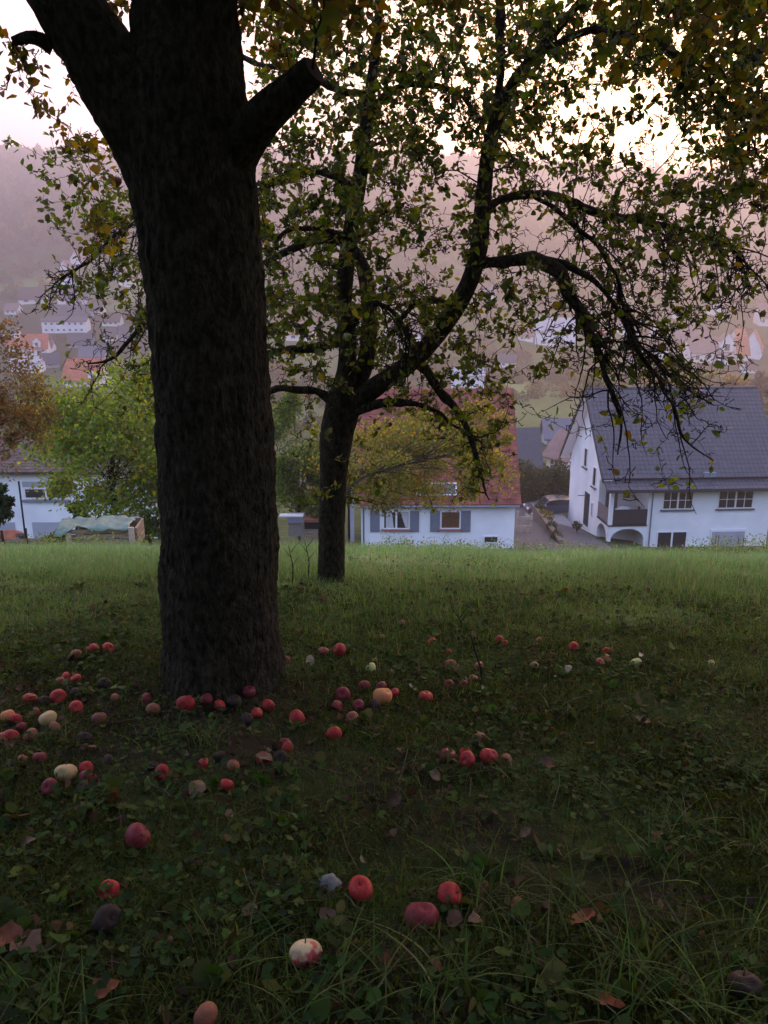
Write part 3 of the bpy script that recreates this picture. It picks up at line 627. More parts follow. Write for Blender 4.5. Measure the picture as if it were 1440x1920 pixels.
def house(label, loc, rz, L, Wd, hw, hr, wallm, roofm, ov=.45, wins=(), gable_wins=(), cat='house', group=None, tiles=True, chimney=None, name='house', dormer=None, roofname='roof', side=1):
    """gabled house: front left corner at loc, ridge along x, front facing -y"""
    o = empty(name, loc, rz); tag(o, label, cat, group)
    MB().prism([(0, 0), (Wd, 0), (Wd, hw), (Wd/2, hr-.12), (0, hw)], 0, L, 'x').build('wall', wallm, o)
    sl = (hr-hw)/(Wd/2); k = ov
    if tiles:
        a = roof_slope(roofname, -ov, L+ov, (-k, hw-k*sl), (Wd/2, hr), roofm, o, wav=0 if roofm is REDR else .018)
        b = roof_slope(roofname, -ov, L+ov, (Wd+k, hw-k*sl), (Wd/2, hr), roofm, o, wav=0)
    else:
        t = .18; a = MB().prism([(-k, hw-k*sl), (Wd/2, hr), (Wd+k, hw-k*sl), (Wd+k, hw-k*sl+t), (Wd/2, hr+t*1.3), (-k, hw-k*sl+t)], -ov, L+ov, 'x').build(roofname, roofm, o)
    if chimney:
        cx_, cy_ = chimney; MB().box(cx_-.3, cx_+.3, cy_-.3, cy_+.3, hr-1.0, hr+.7).box(cx_-.36, cx_+.36, cy_-.36, cy_+.36, hr+.7, hr+.78).build('chimney', STONEW, a)
    for w in wins: window(o, w[0], -.002, w[1], w[2], w[3], mull=w[4] if len(w) > 4 else 1, cross=w[5] if len(w) > 5 else False, sill=w[6] if len(w) > 6 else None, glass=w[7] if len(w) > 7 else None)
    for w in gable_wins: window(o, -.002, w[0], w[1], w[2], w[3], face='x', sill=w[4] if len(w) > 4 else None)
    if dormer:
        dx, dw, dh = dormer; y0 = .25; zb = hw+.1
        d = MB().prism([(dx, zb), (dx+dw, zb), (dx+dw, zb+dh*.6), (dx+dw/2, zb+dh), (dx, zb+dh*.6)], -.1, Wd*.42, 'y').build('dormer', wallm, o)
        MB().prism([(dx-.2, zb+dh*.55), (dx+dw/2, zb+dh+.05), (dx+dw+.2, zb+dh*.55), (dx+dw+.2, zb+dh*.55+.18), (dx+dw/2, zb+dh+.25), (dx-.2, zb+dh*.55+.18)], -.3, Wd*.42, 'y').build('dormer_roof', roofm, d)
        window(d, dx+dw*.3, -.102, zb+.3, dw*.4, dh*.38)
    return o
# ---------- dark-roofed house on the right, with corner loggia
def ZP(py, D): return float(P(720, py, D)[2])
RD = 52.0; R0 = P(1143, 960, RD); zb = -18.2
rh = empty('house', (R0[0], RD, zb), math.radians(3.5)); tag(rh, 'white two-storey house with dark grey tiled roof and arcaded corner loggia, at the right', 'house')
def lz(py): return ZP(py, RD)-zb
L_ = 11.15; Wd = 9.4; bx = 2.62; bd = 2.4; fl = lz(985); topw = lz(914); ridge = ZP(733, RD+4.7)-zb; eav = lz(898)
xl = -.0
# solid body, recess cut out at the front left corner
MB().box(bx, L_, 0, bd, 0, topw).box(xl, L_, bd+.001, Wd, 0, topw).prism([(.02, topw+.001), (Wd, topw+.001), (Wd, eav+.1), (Wd/2, ridge-.05), (.02, eav+.1)], xl, L_, 'x').build('wall', WHITE, rh)
def arch(x0, x1, z0, zs, rise, z1, n=12):
    """wall panel with an arched opening, polygon in (a,z)"""
    m_ = (x0+x1)/2; w = (x1-x0)/2
    return [(m_+w*math.cos(t), zs+rise*math.sin(t)) for t in np.linspace(math.pi, 0, n)]
lo = MB(); pts = arch(.22, bx-.1, 0, lz(1010), .55, fl-.2); zt = fl-.08
def archwall(mb, x0, x1, a0, a1, y0, y1, axis):
    mb.box(x0, a0, y0, y1, 0, zt) if axis == 'y' else mb.box(y0, y1, x0, a0, 0, zt)
    mb.box(a1, x1, y0, y1, 0, zt) if axis == 'y' else mb.box(y0, y1, a1, x1, 0, zt)
    ps = arch(a0, a1, 0, lz(1012), .75, zt)
    for (p, q) in zip(ps[:-1], ps[1:]):
        poly = [(p[0], p[1]), (q[0], q[1]), (q[0], zt), (p[0], zt)]; mb.prism(poly, y0, y1, axis)
archwall(lo, 0, bx-.004, .2, bx-.12, 0, .24, 'y'); archwall(lo, .245, bd-.003, .35, bd-.15, .0, .24, 'x')
lo.build('arcade', WHITE, rh)
MB().box(-.05, bx+.02, -.08, bd-.004, zt+.002, fl).build('balcony_floor', TRIM, rh)
MB().box(.0, .26, .02, .26, fl+.002, topw-.02).build('column', FRAME, rh)
MB().box(.28, bx-.02, -.03, .02, fl+.06, lz(956)).build('railing_panel', TRIM, rh)
MB().box(-.02, .03, .30, bd-.05, fl+.06, lz(956)).build('railing_panel', M_('brown_glass_panel', (.20, .16, .17), rough=.4), rh)
MB().box(.0, bx+.01, .03, bd, topw-.015, topw+.10).build('loggia_ceiling', WARMW, rh)
MB().box(.5, 1.35, bd-.05, bd-.002, fl+.01, fl+2.05).build('balcony_door', DGREY, rh)
MB().box(1.75, 2.2, bd-.04, bd-.002, fl+1.3, fl+2.1).build('lamp_panel', STONEW, rh)
# things standing on the balcony
tb = empty('table', (R0[0]+1.35, RD+1.2, zb+fl)); tag(tb, 'round garden table with a white cover on the balcony of the dark-roofed house', 'table')
c_ = MB(); c_.prism([(.62*math.cos(q), .42*math.sin(q)) for q in np.linspace(0, 6.28, 18, endpoint=False)], .72, .80, 'z').build('table_top', FRAME, tb)
MB().lump((0, 0, .86), (.45, .3, .16), 3).build('cloth_cover', FRAME, tb, True); MB().tube([(0, 0, .01), (0, 0, .72)], .05).build('leg', TRIM, tb)
for k, (dx, lab) in enumerate([(-.85, 'dark garden chair at the left end of the balcony table'), (.8, 'dark garden chair at the right end of the balcony table')]):
    ch = empty('garden_chair', (R0[0]+1.35+dx, RD+1.25, zb+fl)); tag(ch, lab, 'chair', 'chairs on the loggia')
    MB().box(-.22, .22, -.22, .22, .40, .45).build('seat', TRIM, ch)
    MB().box(-.22*(1 if dx < 0 else -1)-.02, -.22*(1 if dx < 0 else -1)+.02, -.2, .2, .45, .98).build('backrest', TRIM, ch)
    for a, b in ((-.2, -.2), (.16, -.2), (-.2, .16), (.16, .16)): MB().box(a, a+.04, b, b+.04, .01, .40).build('leg', TRIM, ch)
# roof: main slope breaks into a flatter strip above the eave
ra = roof_slope('roof', -.75, L_+.55, (-.25, eav), (Wd/2, ridge), DARKR, rh, thick=.14); roof_slope('roof', -.75, L_+.55, (Wd+.6, eav-.35), (Wd/2, ridge), DARKR, rh, wav=0)
rs = roof_slope('roof_skirt', -.62, L_+.45, (-1.0, topw-.05), (.3, eav+.05), DARKR, rh, row=.3, thick=.1)
MB().tube([(-.75, Wd/2, ridge+.16), (L_+.55, Wd/2, ridge+.16)], .13, 8).build('ridge_tiles', DARKR, ra, True)
MB().box(-.6, L_+.4, -1.12, -1.0, topw-.14, topw-.02).build('gutter', TRIM, rh)
MB().box(-.7, -.62, -.2, -.16, eav-.25, eav+.05).prism([(-.3, eav-.12), (Wd/2, ridge-.18), (Wd+.6, eav-.47), (Wd+.6, eav-.32), (Wd/2, ridge+.0), (-.3, eav+.04)], -.78, -.70, 'x').build('barge_board', TRIM, rh)
MB().prism([(-.2, eav-.16), (Wd/2, ridge-.22), (Wd+.55, eav-.50), (Wd+.55, eav-.44), (Wd/2, ridge-.13), (-.2, eav-.07)], -.69, .0-.003, 'x').build('soffit', WARMW, rh)
MB().box(6.4, 7.2, 3.2, 3.8, ridge-1.5, ridge+.15).build('chimney', STONEW, ra)
MB().box(6.1, 6.9, -.42, -.1, eav+.12, eav+.42).build('roof_hatch', SHUT, ra)
def rx(px): return (px-1143)*pxm(1143, 940, RD)
window(rh, rx(1243), -.002, lz(957), rx(1302)-rx(1243), lz(921)-lz(957)-.05, mull=2, cross=True, sill=DGREY)
window(rh, rx(1350), -.002, lz(957), rx(1419)-rx(1350), lz(921)-lz(957)-.02, mull=2, cross=True, sill=DGREY)
window(rh, rx(1238), -.002, lz(1035), rx(1297)-rx(1238), lz(998)-lz(1035), mull=2)
MB().box(rx(1244), rx(1302), -.05, -.003, lz(921)+.0, lz(914)-.05).build('shutter_box', GREYW, rh)
w_ = MB().box(rx(1342), rx(1412), -.07, -.003, lz(1045), lz(996)).build('door_frame', FRAME, rh); MB().box(rx(1345), rx(1409), -.10, -.072, lz(1044), lz(1000)).build('roller_shutter', GREYW, w_)
for a in (1342, 1347, 1386, 1396): MB().tube([(rx(a), -.9, lz(1060)), (rx(a), -.9, lz(1000 if a < 1350 else 1006))], .03, 6).build('railing_post', TRIM, rh)
# gable side (facing -x)
for yy, z0, w, h in [(5.35, eav-.75+1.5-1.15, .75, 1.45), (3.1, eav-1.35, .75, 1.45), (3.3, eav+2.6, .35, .9)]:
    window(rh, xl-.002, yy, z0, w, h, face='x', sill=DGREY)
dr = MB().box(xl-.06, xl-.003, 4.3, 5.3, fl-1.35, fl+1.1).build('door', TRIM, rh); MB().box(xl-.7, xl-.062, 4.9, 4.97, fl+.85, fl+.9).build('door_canopy', SHUT, dr)
window(rh, xl-.002, 3.4, fl-.4, .35, 1.1, face='x')
# ---------- red-roofed house in the middle
QD = 46.0; Q0 = P(677, 960, QD); zq = -15.6
def qz(py): return ZP(py, QD)-zq
def qx(px): return (px-677)*pxm(677, 960, QD)
hwq = qz(934); hrq = ZP(731, QD+4.3)-zq; Lq = qx(966)
red = house('small white house with a tall steep red tiled roof and grey window shutters', (Q0[0], QD, zq), math.radians(.5), Lq, 8.2, hwq, hrq, WHITE, REDR, ov=.28,
    wins=[(qx(718), qz(992), qx(768)-qx(718), qz(958)-qz(992), 2, False, SILLR), (qx(826), qz(992), qx(864)-qx(826), qz(958)-qz(992), 1, False, SILLR, LIT), (qx(908), qz(1019), qx(937)-qx(908), qz(1005)-qz(1019), 1)], roofname='roof')
for a, b in [(694, 712), (769, 786), (807, 825), (865, 883)]:
    s_ = MB().box(qx(a), qx(b), -.06, -.004, qz(997), qz(958)); 
    for k in range(9):
        z_ = qz(996)+(qz(959)-qz(996))*(k+.5)/9; s_.box(qx(a)+.06, qx(b)-.06, -.075, -.0605, z_-.03, z_+.02)
    s_.build('shutter', SHUT, red)
MB().prism([(qx(722)+.05, qz(990)), (qx(741)-.08, qz(990)), (qx(735), qz(962)), (qx(722)+.05, qz(961))], -.030, -.026, 'y').build('curtain', CURT, red)
MB().prism([(qx(748)+.1, qz(961)), (qx(765), qz(961)), (qx(765), qz(990)), (qx(760), qz(988))], -.030, -.026, 'y').build('curtain', CURT, red)
sk_ = MB().prism([(-.02, 0), (1, 0)], 0, 1) if False else None
# skylight in the roof, low
er = np.array([-.28, hwq-.28*(hrq-hwq)/4.1]); rr_ = np.array([4.1, hrq]); u_ = (rr_-er)/np.linalg.norm(rr_-er); n_ = np.array([-u_[1], u_[0]])
def slab(mb, x0, x1, s0, s1, h0, h1):
    pts = [er+u_*s0+n_*h0, er+u_*s1+n_*h0, er+u_*s1+n_*h1, er+u_*s0+n_*h1]; mb.prism([tuple(p) for p in pts], x0, x1, 'x'); return mb
fo = slab(MB(), qx(778), qx(856), .55, 1.35, .15, .30).build('skylight', FRAME, red); slab(MB(), qx(781), qx(853), .62, 1.28, .301, .31).build('pane', GLASS, fo)
MB().tube([(.15, -.2, 0), (.15, -.2, hwq-.3)], .05).build('downpipe', DGREY, red); MB().tube([(-.2, -.42, hwq-.42), (Lq+.2, -.42, hwq-.42)], .07).build('gutter', SHUT, red)
MB().box(-.9, -.5, 2.5, 2.9, 0, hrq-2.0).build('chimney_stack', GREYW, red)
# ---------- white house on the left behind the trees
LD = 50.0; xl0 = P(-90, 960, LD)[0]; zl = -16.6
def wz(py): return ZP(py, LD)-zl
def wx(px): return (px-(-90))*pxm(0, 960, LD)
lh = house('long white house with a dark brown roof behind the trees on the left', (xl0, LD, zl), 0, wx(306), 9.0, wz(880), ZP(812, LD+4.5)-zl, WHITE, BRNR, ov=.6, tiles=True)
for a, b, mu, lb in [(50, 131, 2, 1), (173, 250, 2, 1)]:
    window(lh, wx(a), -.002, wz(935), wx(b)-wx(a), wz(915)-wz(935), mull=mu); MB().box(wx(a)-.05, wx(b)+.05, -.06, -.003, wz(913), wz(903)).build('shutter_box', GREYW, lh)
    MB().box(wx(a)-.15, wx(b)+.15, -.16, -.003, wz(941), wz(937)).build('sill', SHUT, lh)
for a, b in [(58, 125), (172, 275), (-80, 25)]: MB().box(wx(a), wx(b), -.05, -.003, wz(1024), wz(979)).build('garage_door', GREYW, lh)
# ---------- generic farther houses, placed on the ground by their foot
def far_house(px, py, wpx, hw_px, hr_px, wallm, roofm, label, rz=0, depth=.8, wins=3, rows=1, group=None, dormer=None, cat='house', extra=0, D=None):
    g = gp(px, py) if D is None else P(px, py, D)
    k = pxm(px, py, g[1]); L = wpx*k; Wd_ = max(4.0, L*depth) if depth < 5 else depth
    hw_ = hw_px*k*1.02; hr_ = hr_px*k
    zz = float(min(ground(g[0], g[1]), ground(g[0]+L*.5, g[1]+3), g[2]))-.6
    c, s = math.cos(rz), math.sin(rz); ox = -L/2*c; oy = -L/2*s
    W_ = []
    ww = L/(wins*2+1) if wins else 0
    for rw in range(rows):
        for i in range(wins):
            hh = hw_/rows; W_.append((ww*(2*i+1), .6+rw*hh+hh*.36, ww*.9, hh*.38))
    return house(label, (g[0]+ox, g[1]+oy, zz), rz, L, Wd_, hw_+.6, hr_+.6, wallm, roofm, ov=.5, tiles=False, wins=W_, group=group, dormer=dormer, cat=cat)
R_ = math.radians
# middle distance, right of the red house
far_house(980, 842, 62, 27, 84, CREAM, DARKR, 'cream house with plain dark grey roof, just right of the steep red roof', R_(3), .7, 1, D=88)
far_house(1046, 836, 60, 30, 70, WARMW, PINKR, 'pale house with grey-pink roof, seen between the red-roofed and the dark-roofed house', R_(-62), 1.1, 2, D=92)
far_house(1052, 800, 50, 18, 46, GREYW, BLUER, 'blue-grey roofed house behind the gable of the dark-roofed house', R_(0), .7, 1, D=112)
# far village, left part
far_house(140, 577, 50, 16, 37, WARMW, DARKR, 'white house with a steep dark roof and white gable, alone on the far green slope', R_(28), .75, 2)
far_house(151, 541, 34, 14, 26, WHITE, DARKR, 'small white gabled house directly above the steep dark roofed one', R_(62), .9, 1)
far_house(157, 494, 22, 8, 21, WARMW, PINKR, 'pale pink house high on the far slope left of the thick trunk', R_(70), 1, 1)
far_house(131, 505, 16, 5, 16, WARMW, PINKR, 'tiny pinkish gabled house at the top left of the far village', R_(75), 1, 0)
far_house(110, 528, 42, 3, 13, CREAM, M_('ochre_roof', (.48, .30, .14), var=.1), 'long low ochre roofed barn on the far slope', R_(-4), .5, 0, cat='barn')
far_house(60, 570, 48, 10, 30, WARMW, BRNR, 'brown roofed house with a white wall beside the green meadow on the far slope', R_(6), .6, 2)
far_house(121, 625, 82, 22, 30, WHITE, DARKR, 'long white two-storey block with rows of small dark windows in the far village', R_(2), .35, 7, 2)
far_house(137, 601, 62, 6, 28, GREYW, DARKR, 'dark slate roof rising behind the long white block', R_(0), .5, 0)
far_house(152, 652, 44, 8, 26, GREYW, DARKR, 'dark flat-looking roof below the long white block', R_(8), .6, 1)
far_house(66, 676, 46, 24, 47, WARMW, ORAR, 'white house with a red roof and round-topped dormer at the left', R_(10), .7, 2, 1, dormer=(4.2, 2.6, 3.4))
far_house(48, 700, 54, 20, 26, WHITE, GREYW, 'low white building in front of the red roofed house with the dormer', R_(-3), .5, 4, 1)
far_house(172, 676, 44, 8, 26, GREYW, BLUER, 'house with a bright blue-grey roof left of the thick trunk', R_(6), .7, 2)
far_house(150, 727, 70, 16, 52, WARMW, ORAR, 'house with a broad orange-red roof above the yellow-green tree', R_(-12), .8, 3, 1, dormer=(8, 3, 2.5))
far_house(10, 637, 40, 14, 26, WHITE, BRNR, 'white house cut by the left edge of the picture', R_(0), .6, 2)
far_house(208, 612, 34, 10, 24, WHITE, BRNR, 'white walled house seen through bare twigs beside the thick trunk', R_(-6), .6, 3)
far_house(242, 640, 28, 14, 28, GREYW, DARKR, 'grey house hard against the left side of the thick trunk', R_(30), .8, 1)
far_house(252, 536, 32, 12, 34, WARMW, PINKR, 'pink roofed house touching the left side of the thick trunk', R_(50), .8, 1)
far_house(220, 528, 26, 8, 20, WHITE, BLUER, 'small bluish house between the pink roof and the far green slope', R_(12), .8, 1)
far_house(95, 690, 30, 10, 26, GREYW, DARKR, 'dim dark grey house between the blue roof and the dormered red roof', R_(20), .8, 1)
# centre
far_house(878, 729, 58, 26, 38, WHITE, GREYW, 'bluish white house with an open porch just above the red roof', R_(2), .5, 3, 2)
far_house(917, 563, 24, 12, 24, WHITE, BLUER, 'small bluish white house on the far slope beside the curving branch', R_(5), .8, 1)
far_house(560, 640, 50, 14, 34, WARMW, PINKR, 'pale house half hidden behind the leaves right of the thick trunk', R_(-15), .7, 2)
far_house(760, 640, 60, 18, 40, WARMW, BRNR, 'pale house behind the crown between the two stems of the farther tree', R_(15), .7, 3)
far_house(700, 560, 40, 12, 30, WARMW, PINKR, 'small pale house far behind the crown of the farther tree', R_(0), .7, 2)
# right part
far_house(1168, 560, 42, 12, 24, WARMW, PINKR, 'long pale house highest on the far slope behind the drooping branches', R_(2), .5, 3)
far_house(1040, 650, 74, 30, 52, WHITE, GREYW, 'large white and grey house behind the drooping branch', R_(-8), .6, 3, 2)
far_house(1183, 630, 34, 16, 28, WHITE, BRNR, 'small white house among the hanging twigs', R_(12), .7, 2)
far_house(1237, 634, 24, 8, 26, WARMW, ORAR, 'narrow house with a red gable roof among the hanging twigs', R_(64), .8, 1)
far_house(1203, 684, 26, 10, 24, WARMW, ORAR, 'small house with a red roof low behind the hanging twigs', R_(60), .9, 0)
far_house(1255, 675, 24, 12, 26, WARMW, BRNR, 'small white gable left of the wide house with two dormers', R_(72), .9, 1)
far_house(1333, 682, 80, 22, 48, WARMW, PINKR, 'wide white house with a faded red roof and pointed dormer on the right', R_(4), .6, 4, 1, dormer=(12, 5, 7))
far_house(1300, 640, 50, 10, 30, GREYW, PINKR, 'plain pinkish roof behind the wide house with the pointed dormer', R_(4), .6, 2)
far_house(1392, 680, 26, 18, 46, WARMW, ORAR, 'narrow pale house with a reddish roof right of the pointed dormer', R_(16), .8, 1)
far_house(1426, 672, 34, 22, 52, WHITE, ORAR, 'white gable with an orange roof at the right edge of the picture', R_(60), .9, 1)
far_house(1360, 588, 34, 8, 28, WARMW, PINKR, 'hazy pinkish house on the far slope at the right', R_(58), .8, 1)
far_house(1340, 590, 16, 8, 18, WARMW, PINKR, 'tiny hazy gable beside the pinkish house on the right slope', R_(70), .8, 0)
far_house(1436, 612, 28, 18, 42, WARMW, PINKR, 'bright pink-white house at the right edge high in the village', R_(5), .8, 2)
# ---------- paved yard, wall, car between the houses
def ground_patch(name, pxs, m, lift=.05, D=None):
    V = [gp(a, b) for a, b in pxs]; V = [(float(v[0]), float(v[1]), float(ground(v[0], v[1]))+lift) for v in V]
    return V
def zg(x, y): return float(ground(x, y))
yard = MB(); xs = np.linspace(7.2, 14.6, 16); ys = np.linspace(43, 66, 28); V = [(x, y, zg(x, y)+.05) for y in ys for x in xs]
yard.add(V, [(i*16+j, i*16+j+1, (i+1)*16+j+1, (i+1)*16+j) for i in range(27) for j in range(15)]); tag(yard.build('pavement', PAVE), kind='structure')
ter = MB().prism([(10.9, 50.6), (14.2, 50.6), (14.5, 53.8), (14.1, 61.5), (11.2, 61.5)], -18.5, -16.55, 'z').build('terrace', CONC); tag(ter, kind='structure')
wl = empty('garden_wall', (10.85, 46, -16.2)); tag(wl, 'low brown garden wall with a pale coping running beside the terrace of the dark-roofed house', 'wall')
a_, b_ = P(1052, 1015, 48), P(1000, 945, 61); q0 = np.array([a_[0]-10.85, a_[1]-46, 0]); q1 = np.array([b_[0]-10.85, b_[1]-46, 0]); z0_ = a_[2]+16.2; z1_ = b_[2]+16.2
def along(mb, p, q, w, za, zc, zd, ze):
    d = (q-p)[:2]; n = np.array([-d[1], d[0]])/np.linalg.norm(d)*w/2
    v = [(*(p[:2]-n), za), (*(q[:2]-n), zc), (*(q[:2]+n), zc), (*(p[:2]+n), za), (*(p[:2]-n), zd), (*(q[:2]-n), ze), (*(q[:2]+n), ze), (*(p[:2]+n), zd)]
    return mb.add(v, [(0, 3, 2, 1), (4, 5, 6, 7), (0, 1, 5, 4), (1, 2, 6, 5), (2, 3, 7, 6), (3, 0, 4, 7)])
along(MB(), q0, q1, .25, z0_-2.4, z1_-2.4, z0_-.004, z1_-.004).build('wall_face', STONEW, wl); along(MB(), q0, q1, .34, z0_, z1_, z0_+.09, z1_+.06).build('coping', STONEW, wl)
def blob_leaves(c, r, n, size, cols, wts, shell=.45):
    d = unit(rng.normal(size=(n, 3))); rad = (shell+(1-shell)*rng.random((n, 1))); p = np.array(c)+d*np.array(r)*rad*(1+.18*vnoise(d*2.2+float(c[0]))[:, None])
    return leaf_arrays(p, unit(d+.9*rng.normal(size=(n, 3))), rng.uniform(size*.6, size*1.3, n), palette(n, cols, wts))
HEDG = [(.02, .035, .012), (.035, .05, .018), (.05, .065, .02)]; AUTG = [(.12, .13, .02), (.18, .16, .03), (.07, .10, .02), (.22, .14, .04)]
for px, py, D, r, lab in [(1043, 1004, 49.5, .42, 'dark round clipped shrub nearest to the meadow on the terrace wall'), (1034, 986, 52.5, .38, 'dark round clipped shrub second from the meadow on the terrace wall'), (1027, 968, 55.5, .42, 'yellow-green round shrub halfway along the terrace wall'), (1018, 962, 57, .30, 'small dark shrub beyond the yellow-green one on the terrace wall'), (1011, 950, 59, .30, 'farthest small shrub on the terrace wall beside the car'), (1082, 985, 54.5, .3, 'potted green plant beside the side door of the dark-roofed house')]:
    c = P(px, py, D); o = empty('shrub', (c[0], c[1], c[2]-r)); tag(o, lab, 'shrub', 'shrubs around the terrace')
    V, F, cc = blob_leaves((0, 0, r), (r, r, r), 240, .13, AUTG if 'yellow' in lab else HEDG, [1]*(4 if 'yellow' in lab else 3)); nmesh('foliage', V, F, LEAFT, o, col=cc)
    MB().tube([(0, 0, -.3), (0, 0, r)], .04, 6).build('stem', TWIG, o)
# car
cz = P(1020, 951, 62.0); car = empty('parked_car', (cz[0]+.75, 62.0, float(ground(cz[0], 62))+.08), R_(4)); tag(car, 'dark grey parked car half hidden behind the gable of the dark-roofed house', 'car')
CARP = mat('dark_car_paint', (.045, .058, .09), rough=.25, var=.1, spec=.6)
prof_ = [(-2.2, .35), (-2.25, .62), (-2.1, .82), (-1.1, .96), (-.55, 1.36), (.1, 1.46), (1.1, 1.42), (1.75, 1.05), (2.15, .98), (2.2, .4)]
b_ = MB().prism([(x, z) for x, z in prof_], -.85, .85, 'y').build('body', CARP, car)
MB().prism([(-1.02, .98), (-.5, 1.33), (.1, 1.41), (1.05, 1.37), (1.55, 1.03)], -.862, -.852, 'y').build('side_window', GLASS, car)
MB().add([(-1.08, -.72, .995), (-1.08, .72, .995), (-.58, .66, 1.36), (-.58, -.66, 1.36)], [(0, 1, 2, 3)]).build('windscreen', GLASS, car)
for sx in (-1.35, 1.35):
    for sy in (-.86, .80):
        w = MB().prism([(.33*math.cos(q), .33*math.sin(q)) for q in np.linspace(0, 6.28, 16, endpoint=False)], sy-.04, sy+.10, 'y'); w.v = [(p[0]+sx, p[1], p[2]+.33) for p in w.v]; wo = w.build('wheel', TRIM, car)
        h_ = MB().prism([(.19*math.cos(q), .19*math.sin(q)) for q in np.linspace(0, 6.28, 10, endpoint=False)], sy-.055 if sy < 0 else sy+.101, sy-.041 if sy < 0 else sy+.115, 'y'); h_.v = [(p[0]+sx, p[1], p[2]+.33) for p in h_.v]; h_.build('rim', GREYW, wo)
for sy in (-.7, .5): MB().box(-2.27, -2.16, sy, sy+.25, .62, .76).build('headlight', FRAME, car)
MB().box(-.95, -.83, -.98, -.87, .95, 1.06).build('mirror', GREYW, car)
# pale timber play frame / fence stub between the houses
pf = empty('timber_frame', (P(985, 985, 53)[0], 53, -17.2)); tag(pf, 'pale wooden frame with two crossbars standing beside the red-roofed house', 'garden frame')
b0 = pf.location
for a, b, c, d, nm in [(968, 972, 958, 1010, 'post'), (983, 986, 985, 1010, 'post'), (994, 998, 962, 1010, 'post')]: MB().box((a-985)*.0365, (b-985)*.0365, -.06, .06, ZP(d, 53)+17.2, ZP(c, 53)+17.2).build(nm, PALET, pf)
for c, d in [(968, 974), (985, 990)]: MB().box((967-985)*.0365, (998-985)*.0365, -.10, -.061, ZP(d, 53)+17.2, ZP(c, 53)+17.2).build('crossbar', PALET, pf)
# ---------- boarded compost bay with a green tarpaulin at the foot of the meadow
kp = gp(150, 1030); KD = 14.3; k0 = P(130, 1026, KD); kk = pxm(190, 1000, KD)
kb = empty('compost_bay', (k0[0], KD, k0[2]-.05), R_(6)); tag(kb, 'boarded compost bay of weathered planks at the left foot of the meadow', 'compost bay')
wb = (252-130)*kk; hb = 40*kk
for i in range(4): MB().box(0, wb, -.02, .02, i*hb/4+.01, (i+1)*hb/4-.012).build('board', TIMB, kb)
for i in range(4): MB().box(wb+.004, wb+.044, 0, 0.7, i*hb/4+.01, (i+1)*hb/4-.012).build('board', TIMB, kb)
MB().box(wb-.10, wb+.0, -.07, -.023, -.3, hb+.02).build('post', PALET, kb); MB().box(-.02, .06, -.07, -.023, -.3, hb*.86).build('post', PALET, kb)
MB().box(0, wb, .7, .74, .01, hb).build('board', TIMB, kb)
TARP = mat('green_tarpaulin', (.11, .18, .15), rough=.5, var=.25, scale=6)
nx_, ny_ = 34, 14; V = []
for j in range(ny_):
    for i in range(nx_):
        u = i/(nx_-1); v = j/(ny_-1); x = -.25+u*(wb+.15); y = -.07+v*.85
        z = hb+.04+.05*float(vnoise(np.array([u*7, v*3.5, 1.])))+.035*float(vnoise(np.array([u*18, v*9, 4.])))-.05*(1-u)+.02*math.sin(u*5)
        if v < .2: z -= (.2-v)*.7*(.5+.5*math.sin(u*11+1))*(1-u*.7)
        V.append((x, y, z))
tp_ = MB().add(V, [(i+j*nx_, i+1+j*nx_, i+1+(j+1)*nx_, i+(j+1)*nx_) for j in range(ny_-1) for i in range(nx_-1)]); to = tp_.build('tarpaulin', TARP, None, True); to.location = kb.location; to.rotation_euler = kb.rotation_euler
md = to.modifiers.new('thickness', 'SOLIDIFY'); md.thickness = .006
tag(to, 'crumpled pale green tarpaulin lying over the compost bay', 'tarpaulin')
# low plank fence and terracotta mound left of it
fn = empty('plank_fence', (P(-40, 1022, 17)[0], 17, P(-40, 1022, 17)[2])); tag(fn, 'low brown plank fence with thin posts at the left foot of the meadow', 'fence')
kf = pxm(50, 1020, 17); MB().box(0, 168*kf, -.02, .02, -.06, .14).build('board', TIMB, fn); MB().box(0, 168*kf, -.02, .02, -.30, -.08).build('board', TIMB, fn)
for a, h in [(8+40, .35), (53+40, .40), (100+40, .3)]: MB().box(a*kf-.02, a*kf+.02, -.06, -.021, -.5, h).build('post', TWIG, fn)
tp0 = P(22, 1012, 20); m_ = MB().lump((0, 0, 0), (.42, .3, .26), 5, 14, 9, .25).build('clay_heap', M_('terracotta_clay', (.30, .11, .06), rough=.9, var=.3, scale=5), None, True); m_.location = tuple(tp0); tag(m_, 'rust-red heap with a dark opening beside the garage at the far left', 'heap')
MB().lump((.27, -.12, .1), (.15, .14, .13), 8).build('dark_opening', TRIM, m_, True)
pl = MB().tube([(0, 0, -.6), (0, 0, 1.35)], .022, 6).build('garden_pole', TRIM); pl.location = tuple(P(47, 1002, 19)); tag(pl, 'thin dark pole rising beside the rust-red heap', 'pole')
